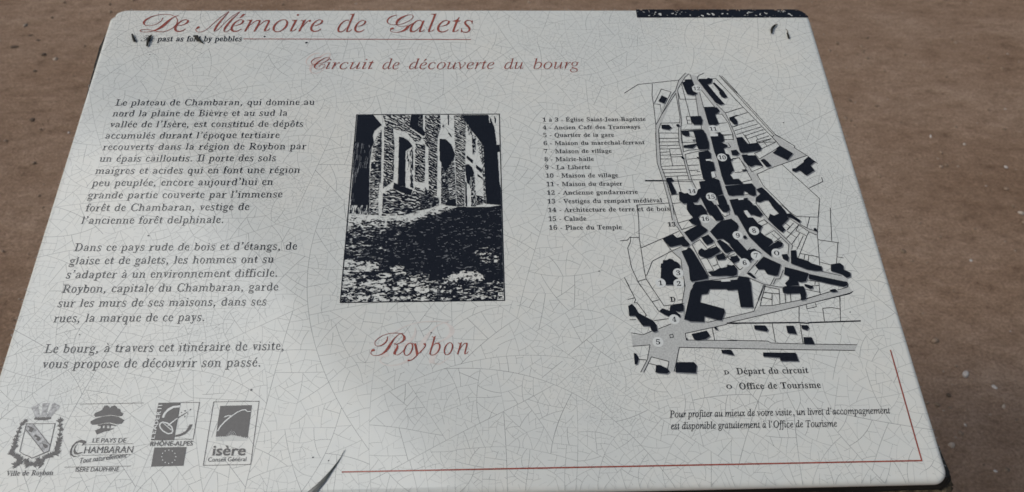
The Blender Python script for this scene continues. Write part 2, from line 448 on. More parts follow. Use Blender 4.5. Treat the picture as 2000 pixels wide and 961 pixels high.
for k in range(ny_ + 1):
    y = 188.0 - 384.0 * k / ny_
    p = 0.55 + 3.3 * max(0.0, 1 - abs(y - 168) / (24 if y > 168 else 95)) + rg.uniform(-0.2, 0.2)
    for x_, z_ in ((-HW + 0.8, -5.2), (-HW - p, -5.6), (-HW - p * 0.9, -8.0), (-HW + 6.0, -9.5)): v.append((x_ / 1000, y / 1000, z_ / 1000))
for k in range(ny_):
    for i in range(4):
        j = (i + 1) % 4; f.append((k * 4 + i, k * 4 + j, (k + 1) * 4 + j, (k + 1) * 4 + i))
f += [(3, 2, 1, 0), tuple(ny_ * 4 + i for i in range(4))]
link_mesh('mortar_ridge', v, f, M['edge_black'], panel)
lr = base_rings(((-22.5, 0.5, 1.4), (-24.5, -2.0, 1.6), (-27.5, -3.8, 1.8), (-32.0, -4.5, 1.8), (-38.0, -4.0, 1.4), (-44.0, 0.0, 1.0)))
lava = loft(lr, 'lava_stone_back', M['lava'])
# the post that carries it, out of the camera's sight under the slab
pz = -CENTRE.z
Pinv = SLAB.inverted()
pv = []
for (hx, hy, z) in ((0.20, 0.10, CENTRE.z - 0.046), (0.24, 0.14, -0.02)):
    for sx, sy in ((-1, -1), (1, -1), (1, 1), (-1, 1)):
        zz = z + (sy * hy * math.tan(TILT) if z > 0.1 else 0.0)
        pv.append(Pinv @ Vector((sx * hx, sy * hy + 0.03, zz)))
post = link_mesh('stone_base', pv, [(0, 1, 2, 3), (7, 6, 5, 4), (0, 4, 5, 1), (1, 5, 6, 2), (2, 6, 7, 3), (3, 7, 4, 0)], M['lava'], panel)

# ------------------------------------------------------------------ crackle of the glaze: cracks grown one after another until they meet
def crackle():
    """crazing: each piece of glaze splits in two, again and again, along slightly bent cracks that stop at older ones"""
    rg = random.Random(41); s = Sheet()
    def area(p): return 0.5 * abs(sum(p[i - 1][0] * p[i][1] - p[i][0] * p[i - 1][1] for i in range(len(p))))
    def density(x, y):
        return 1.0 + 0.55 * math.sin(x / 61.0 + 1.3 * math.sin(y / 47.0)) * math.sin(y / 53.0 + 0.8) + 0.25 * math.sin(x / 17.0 + y / 23.0)
    stack = [(outline(0.5, n=6), 0)]
    while stack:
        p, lv = stack.pop(); A = area(p)
        cx = sum(q[0] for q in p) / len(p); cy = sum(q[1] for q in p) / len(p)
        goal = 30.0 * density(cx, cy) * rg.uniform(0.55, 1.75)
        if A < goal or len(p) < 3: continue
        sxx = sum((q[0] - cx) ** 2 for q in p); syy = sum((q[1] - cy) ** 2 for q in p); sxy = sum((q[0] - cx) * (q[1] - cy) for q in p)
        ax = 0.5 * math.atan2(2 * sxy, sxx - syy)                   # long axis of the piece
        L = math.sqrt(A)
        for attempt in range(6):
            if A > 9000: ang = rg.uniform(0, math.pi)
            else: ang = ax + math.pi / 2 + rg.gauss(0, 0.26)
            tx, ty = math.cos(ang), math.sin(ang); nx_, ny_ = -ty, tx
            px, py = cx + rg.gauss(0, 0.13) * L, cy + rg.gauss(0, 0.13) * L
            k = rg.gauss(0, 0.24) / L
            w1, w2, ph = rg.gauss(0, 0.012) * L, rg.uniform(2.0, 5.0) / L, rg.uniform(0, 6.28)
            def off(t): return -k * t * t + w1 * math.sin(w2 * t + ph)
            g = []
            for x, y in p:
                t = (x - px) * tx + (y - py) * ty; g.append((x - px) * nx_ + (y - py) * ny_ - off(t))
            cr = [i for i in range(len(p)) if (g[i] > 0) != (g[(i + 1) % len(p)] > 0)]
            if len(cr) != 2: continue
            pts = []
            for i in cr:
                j = (i + 1) % len(p); f = g[i] / (g[i] - g[j])
                pts.append((p[i][0] + (p[j][0] - p[i][0]) * f, p[i][1] + (p[j][1] - p[i][1]) * f))
            t0, t1 = [(x - px) * tx + (y - py) * ty for x, y in pts]
            n = max(2, int(abs(t1 - t0) / 1.6))
            mid = [(px + tx * t + nx_ * off(t), py + ty * t + ny_ * off(t)) for t in (t0 + (t1 - t0) * q / n for q in range(1, n))]
            cut = [pts[0]] + mid + [pts[1]]
            i, j = cr
            A1 = cut + p[j + 1:] + p[:i + 1]; B1 = cut[::-1] + p[i + 1:j + 1]
            if min(area(A1), area(B1)) < 0.16 * A: continue
            c = cut
            if A < 140 and rg.random() < 0.22:                      # some cracks stop half way
                c = cut[:max(2, int(len(cut) * rg.uniform(0.4, 0.8)))]
            base = 0.84 if A > 2500 else 0.80 if A > 500 else 0.68 if A > 130 else 0.50
            if rg.random() > 0.05: s.line(c, 0.27 * base * rg.uniform(0.65, 1.35), 0.05, 0 if rg.random() < 0.6 else 1)
            stack += [(A1, lv + 1), (B1, lv + 1)]
            break
    return s.build('crackle_lines', [M['crack'], M['crack2']], panel)
crackle()

# ------------------------------------------------------------------ printed matter
Z_GREY, Z_HALO, Z_LINE, Z_BLACK, Z_COURT, Z_NUM = 0.10, 0.15, 0.20, 0.25, 0.30, 0.35
TEXTS = [('introduction_paragraph','ink',[('serif','Le plateau de Chambaran, qui domine au',(-274.23,99.74),(-119.18,99.56),9.42),('serif','nord la plaine de Bièvre et au sud la',(-274.08,88.79),(-139.37,88.49),9.42),('serif','vallée de l’Isère, est constitué de dépôts',(-274.01,77.88),(-126.21,77.4),9.42),('serif','accumulés durant l’époque tertiaire',(-274.61,66.75),(-142.98,66.44),9.42),('serif','recouverts dans la région de Roybon par',(-274.33,55.82),(-121.62,55.38),9.42),('serif','un épais cailloutis. Il porte des sols',(-274.33,44.81),(-143.46,44.32),9.42),('serif','maigres et acides qui en font une région',(-274.83,33.47),(-123.9,32.96),9.42),('serif','peu peuplée, encore aujourd’hui en',(-274.59,22.34),(-142.67,22.18),9.42),('serif','grande partie couverte par l’immense',(-275.15,11.3),(-134.53,10.81),9.42),('serif','forêt de Chambaran, vestige de',(-274.12,0.19),(-157.1,-0.13),9.42),('serif','l’ancienne forêt delphinale.',(-274.62,-10.68),(-174.05,-11.15),9.42)]),('village_paragraph','ink',[('serif','Dans ce pays rude de bois et d’étangs, de',(-274.23,-33.38),(-119.16,-34.28),9.42),('serif','glaise et de galets, les hommes ont su',(-274.78,-44.27),(-134.15,-44.71),9.42),('serif','s’adapter à un environnement difficile.',(-274.18,-55.33),(-130.5,-55.92),9.42),('serif','Roybon, capitale du Chambaran, garde',(-274.34,-66.51),(-128.6,-66.9),9.42),('serif','sur les murs de ses maisons, dans ses',(-274.39,-77.48),(-135.6,-78.23),9.42),('serif','rues, la marque de ce pays.',(-274.39,-88.79),(-175.02,-89.37),9.42)]),('visit_paragraph','ink',[('serif','Le bourg, à travers cet itinéraire de visite,',(-274.62,-111.06),(-119.93,-111.54),9.42),('serif','vous propose de découvrir son passé.',(-273.64,-121.7),(-133.59,-123.03),9.42)]),('map_legend','ink',[('serifb','1 à 3 - Église Saint-Jean-Baptiste',(60.79,81.34),(142.48,81.46),5.74),('serifb','4 - Ancien Café des Tramways',(60.4,73.41),(137.16,73.66),5.74),('serifb','5 - Quartier de la gare',(60.55,65.83),(115.88,65.81),5.74),('serifb','6 - Maison du maréchal-ferrant',(60.36,57.83),(139.09,58.11),5.74),('serifb','7 - Maison de village',(60.17,49.93),(112.54,50.0),5.74),('serifb','8 - Mairie-halle',(60.3,42.26),(98.1,42.3),5.74),('serifb','9 - La Liberté',(60.32,34.55),(94.83,34.61),5.74),('serifb','10 - Maison de village',(60.53,26.82),(115.46,26.78),5.74),('serifb','11 - Maison du drapier',(60.53,18.94),(117.82,18.97),5.74),('serifb','12 - Ancienne gendarmerie',(60.52,11.05),(128.66,11.17),5.74),('serifb','13 - Vestiges du rempart médiéval',(60.52,3.25),(145.94,3.39),5.74),('serifb','14 - Architecture de terre et de bois',(60.61,-4.44),(150.54,-4.29),5.74),('serifb','15 - Calade',(60.49,-12.15),(88.2,-12.13),5.74),('serifb','16 - Place du Temple',(60.47,-19.87),(113.57,-19.95),5.74)]),('title_lettering','red',[('script','D',(-271.46,179.86),(-241.81,179.82),34.02),('script','M',(-225.78,179.79),(-191.63,179.74),34.02),('ital','e',(-243.65,180.12),(-232.69,180.1),31.33),('ital','émoire',(-196.97,180.05),(-120.42,179.93),31.33),('ital','de',(-107.87,179.25),(-84.12,179.21),31.33),('script','G',(-67.01,179.19),(-44.18,179.15),34.02),('ital','alets',(-47.15,179.15),(6.31,179.07),31.33)]),('subtitle_lettering','red',[('ital','ircuit',(-113.64,137.53),(-74.69,137.38),16.9),('ital','de',(-67.83,137.35),(-54.1,137.3),16.9),('ital','découverte',(-46.22,137.27),(23.72,137.17),16.9),('ital','du',(31.91,137.14),(47.7,137.08),16.9),('ital','bourg',(55.92,137.22),(93.96,137.24),16.9),('script','C',(-126.32,137.71),(-111.38,137.66),21.44)]),('subtitle_shadow_letter','ghost',[('script','C',(-130.62,133.19),(-111.0,133.11),36.55)]),('town_name_lettering','red',[('ital','o',(-41.15,-116.82),(-34.81,-116.93),19.4),('ital','y',(-38.13,-116.74),(-26.45,-116.95),19.4),('ital','b',(-24.11,-116.86),(-16.75,-116.99),19.4),('ital','o',(-14.61,-116.85),(-8.41,-116.96),19.4),('ital','n',(-5.78,-116.87),(1.89,-117.0),19.4),('script','R',(-62.83,-116.53),(-40.07,-116.75),22.84)]),('town_name_shadow_letter','ghost2',[('script','R',(-56.83,-123.62),(-7.47,-124.07),44.73)]),('english_subtitle','ink',[('serifb','past as fold by pebbles',(-254.83,169.09),(-185.93,169.09),9.05),('script','T',(-268.2,169.06),(-261.18,169.05),11.21),('serif','he',(-263.13,169.05),(-257.27,169.04),9.05)]),('departure_key','ink',[('serifb','Départ du circuit',(178.31,-134.13),(226.4,-134.17),6.47),('serifb','D',(169.8,-134.04),(173.21,-134.03),4.01)]),('tourist_office_key','ink',[('serifb','Office de Tourisme',(178.36,-144.61),(232.37,-144.65),6.47),('serifb','O',(169.85,-144.06),(173.56,-144.06),4.14)]),('booklet_notice','ink',[('ital2','Pour profiter au mieux de votre visite, un livret d’accompagnement',(130.02,-162.82),(273.75,-162.92),6.58),('ital2','est disponible gratuitement à l’Office de Tourisme',(129.94,-170.6),(236.9,-171.02),6.58)])]
for name, mat, rows in TEXTS:
    s = Sheet()
    for style, text, p0, p1, em in rows:
        set_line(s, style, text, p0, p1, em, Z_GREY if mat.startswith('ghost') else Z_BLACK)
    o = s.build(name, M[mat], panel)
RED = [([(-184.31,171.85),(4.76,170.82)],0.75),([(-75.51,-193.33),(285.24,-193.99)],0.95),([(285.58,-118.41),(285.11,-194.21)],0.95)]
s = Sheet(); s.line(RED[0][0], RED[0][1], Z_LINE); s.build('title_rule', M['red'], panel)
s = Sheet()
(h0, h1), hw = RED[1]; (v0, v1), vw = RED[2]
s.poly([(h0[0], h0[1] - hw / 2), (v1[0] + vw / 2, h1[1] - hw / 2), (v1[0] + vw / 2, h1[1] + hw / 2), (h0[0], h0[1] + hw / 2)], Z_LINE)
s.poly([(v1[0] - vw / 2, h1[1] + hw / 2), (v1[0] + vw / 2, h1[1] + hw / 2), (v0[0] + vw / 2, v0[1]), (v0[0] - vw / 2, v0[1])], Z_LINE)
s.build('corner_rule', M['red'], panel)

# village map
STREETS = [[(181.4,132.5),(184.1,131.5),(179.5,126.4),(176.3,121.3),(173.2,116.2),(172.2,113.5),(170.5,110.7),(167.8,107.1),(151.8,72.8),(150.4,59.1),(148.0,59.1),(150.0,77.5),(156.2,89.3),(167.2,108.0),(170.3,113.0),(173.2,121.8),(174.6,124.4)],[(170.5,110.5),(172.4,113.0),(172.1,108.0),(171.3,82.2),(169.3,73.5),(168.2,59.0),(165.8,59.0),(167.8,76.1),(169.8,82.2),(170.4,103.5)],[(148.8,69.3),(151.5,69.2),(150.2,53.2),(149.1,37.6),(151.7,23.9),(153.4,2.1),(153.3,-7.8),(151.3,-7.8),(150.9,2.9),(149.0,23.2),(146.5,40.1),(147.5,54.1)],[(166.8,69.1),(169.2,69.1),(168.3,50.6),(168.8,44.0),(170.0,29.4),(172.6,15.8),(170.8,16.6),(168.9,23.8),(167.7,34.2),(166.9,44.8),(166.0,58.1)],[(151.2,1.3),(153.4,1.2),(154.0,-12.4),(157.3,-20.6),(166.0,-33.8),(160.8,-35.2),(158.8,-27.9),(154.1,-18.3),(151.5,-12.3)],[(185.0,130.6),(190.5,129.2),(190.7,123.1),(191.9,117.0),(189.9,110.6),(190.7,95.3),(191.9,82.9),(192.2,58.8),(187.2,58.8),(187.3,79.4),(185.5,88.2),(186.2,104.3),(186.4,110.6),(187.2,120.8),(185.4,125.4)],[(190.8,124.0),(191.8,113.8),(199.8,96.1),(204.4,88.1),(209.6,74.1),(209.8,62.9),(212.3,61.2),(211.1,70.6),(207.4,89.8),(201.3,98.8),(194.9,116.1)],[(187.8,69.0),(191.8,68.9),(192.2,49.5),(194.3,34.0),(196.3,10.1),(199.2,-6.8),(194.0,-7.5),(192.4,10.2),(190.7,23.6),(189.1,26.0),(189.6,37.2),(188.8,49.6)],[(209.4,62.0),(211.7,62.0),(212.0,51.9),(213.3,47.7),(215.8,46.9),(219.0,31.3),(221.8,28.9),(222.3,20.9),(225.0,14.5),(215.4,1.4),(217.5,16.2),(216.7,22.5),(212.0,44.4),(211.3,51.9),(205.3,56.1)],[(194.0,9.8),(216.5,9.1),(216.2,3.7),(193.4,4.0)],[(240.7,65.2),(243.1,66.8),(256.1,54.0),(263.8,46.5),(231.3,33.6),(226.3,42.6),(240.9,52.5),(244.9,55.8)],[(201.8,59.5),(210.3,62.0),(212.6,56.1),(212.2,46.1),(209.9,44.4),(205.6,46.1),(202.6,52.0)],[(195.7,0.8),(198.7,0.8),(201.6,-12.6),(208.1,-29.9),(212.5,-37.6),(220.5,-44.8),(230.4,-49.5),(246.6,-54.6),(263.6,-59.0),(270.0,-63.5),(269.2,-67.1),(262.4,-63.8),(244.8,-59.5),(229.2,-55.6),(219.3,-51.0),(209.7,-45.1),(202.5,-40.8),(193.8,-28.0),(194.2,-16.9),(190.7,-11.6)],[(216.6,0.6),(218.5,0.5),(221.6,-11.1),(227.1,-20.7),(236.1,-34.5),(231.2,-49.5),(229.9,-48.6),(232.8,-36.2),(225.6,-22.9),(219.4,-12.8)],[(238.1,-8.6),(240.6,-7.3),(245.3,-16.6),(256.8,-23.7),(256.1,-26.7),(244.1,-18.8)],[(193.7,-58.0),(207.3,-45.9),(211.3,-47.6),(197.8,-58.8),(190.9,-62.0)],[(184.0,-60.4),(198.4,-59.8),(211.4,-66.2),(219.4,-68.8),(233.6,-68.6),(233.2,-70.6),(216.2,-70.3),(209.6,-68.2),(198.7,-61.7),(183.7,-62.2)],[(223.7,-54.3),(226.2,-54.4),(223.8,-60.8),(220.5,-63.2),(215.2,-68.3),(213.6,-67.5),(217.9,-61.9),(221.7,-60.8)],[(208.6,-67.8),(210.0,-67.8),(204.6,-79.7),(202.2,-79.6)],[(178.7,-92.7),(198.2,-88.0),(203.1,-84.0),(216.2,-83.8),(233.7,-79.0),(255.7,-73.3),(265.4,-71.2),(268.6,-68.4),(270.9,-73.6),(260.7,-77.1),(230.1,-84.5),(199.1,-92.1),(178.0,-96.7)],[(111.4,-104.6),(119.2,-104.7),(130.7,-101.2),(139.6,-96.7),(145.9,-90.7),(151.1,-83.8),(156.4,-71.2),(159.9,-66.4),(153.7,-64.7),(152.2,-70.3),(149.4,-80.6),(149.1,-93.0),(166.2,-95.6),(186.1,-90.9),(185.4,-95.2),(177.0,-97.7),(148.3,-103.7),(148.3,-109.0),(182.8,-109.9),(181.9,-115.5),(142.8,-114.1),(137.0,-131.8),(132.5,-130.6),(134.6,-124.2),(123.5,-120.7),(116.9,-131.4),(114.9,-131.4),(120.7,-121.8),(123.6,-111.9),(111.5,-112.8)],[(175.9,-109.3),(203.3,-110.5),(205.8,-112.0),(226.4,-113.0),(263.9,-114.3),(261.3,-118.4),(174.9,-115.4)],[(147.9,-39.3),(155.3,-35.1),(158.5,-51.4),(158.0,-63.9),(161.4,-65.3),(157.4,-68.0),(153.2,-68.0),(153.1,-59.7),(153.2,-45.8)],[(171.5,-13.3),(176.2,-7.4),(182.3,-12.7),(189.8,-13.5),(177.0,-23.0),(176.1,-24.5),(170.1,-27.3),(164.3,-32.3),(162.3,-33.8),(158.0,-28.6),(167.8,-21.4)],[(162.4,-33.0),(164.4,-35.9),(171.9,-60.0),(191.4,-59.9),(191.3,-60.9),(172.1,-62.7),(158.1,-63.2),(169.9,-60.6)],[(176.2,-23.7),(180.0,-31.8),(192.6,-53.3),(193.1,-50.5),(181.3,-31.1),(178.3,-22.3)],[(166.4,4.3),(175.8,7.2),(178.1,-3.5),(178.6,-8.1),(177.0,-6.5),(173.7,1.1),(170.2,-0.4)],[(183.7,4.1),(186.4,4.8),(189.0,-6.7),(187.8,-6.7)]]
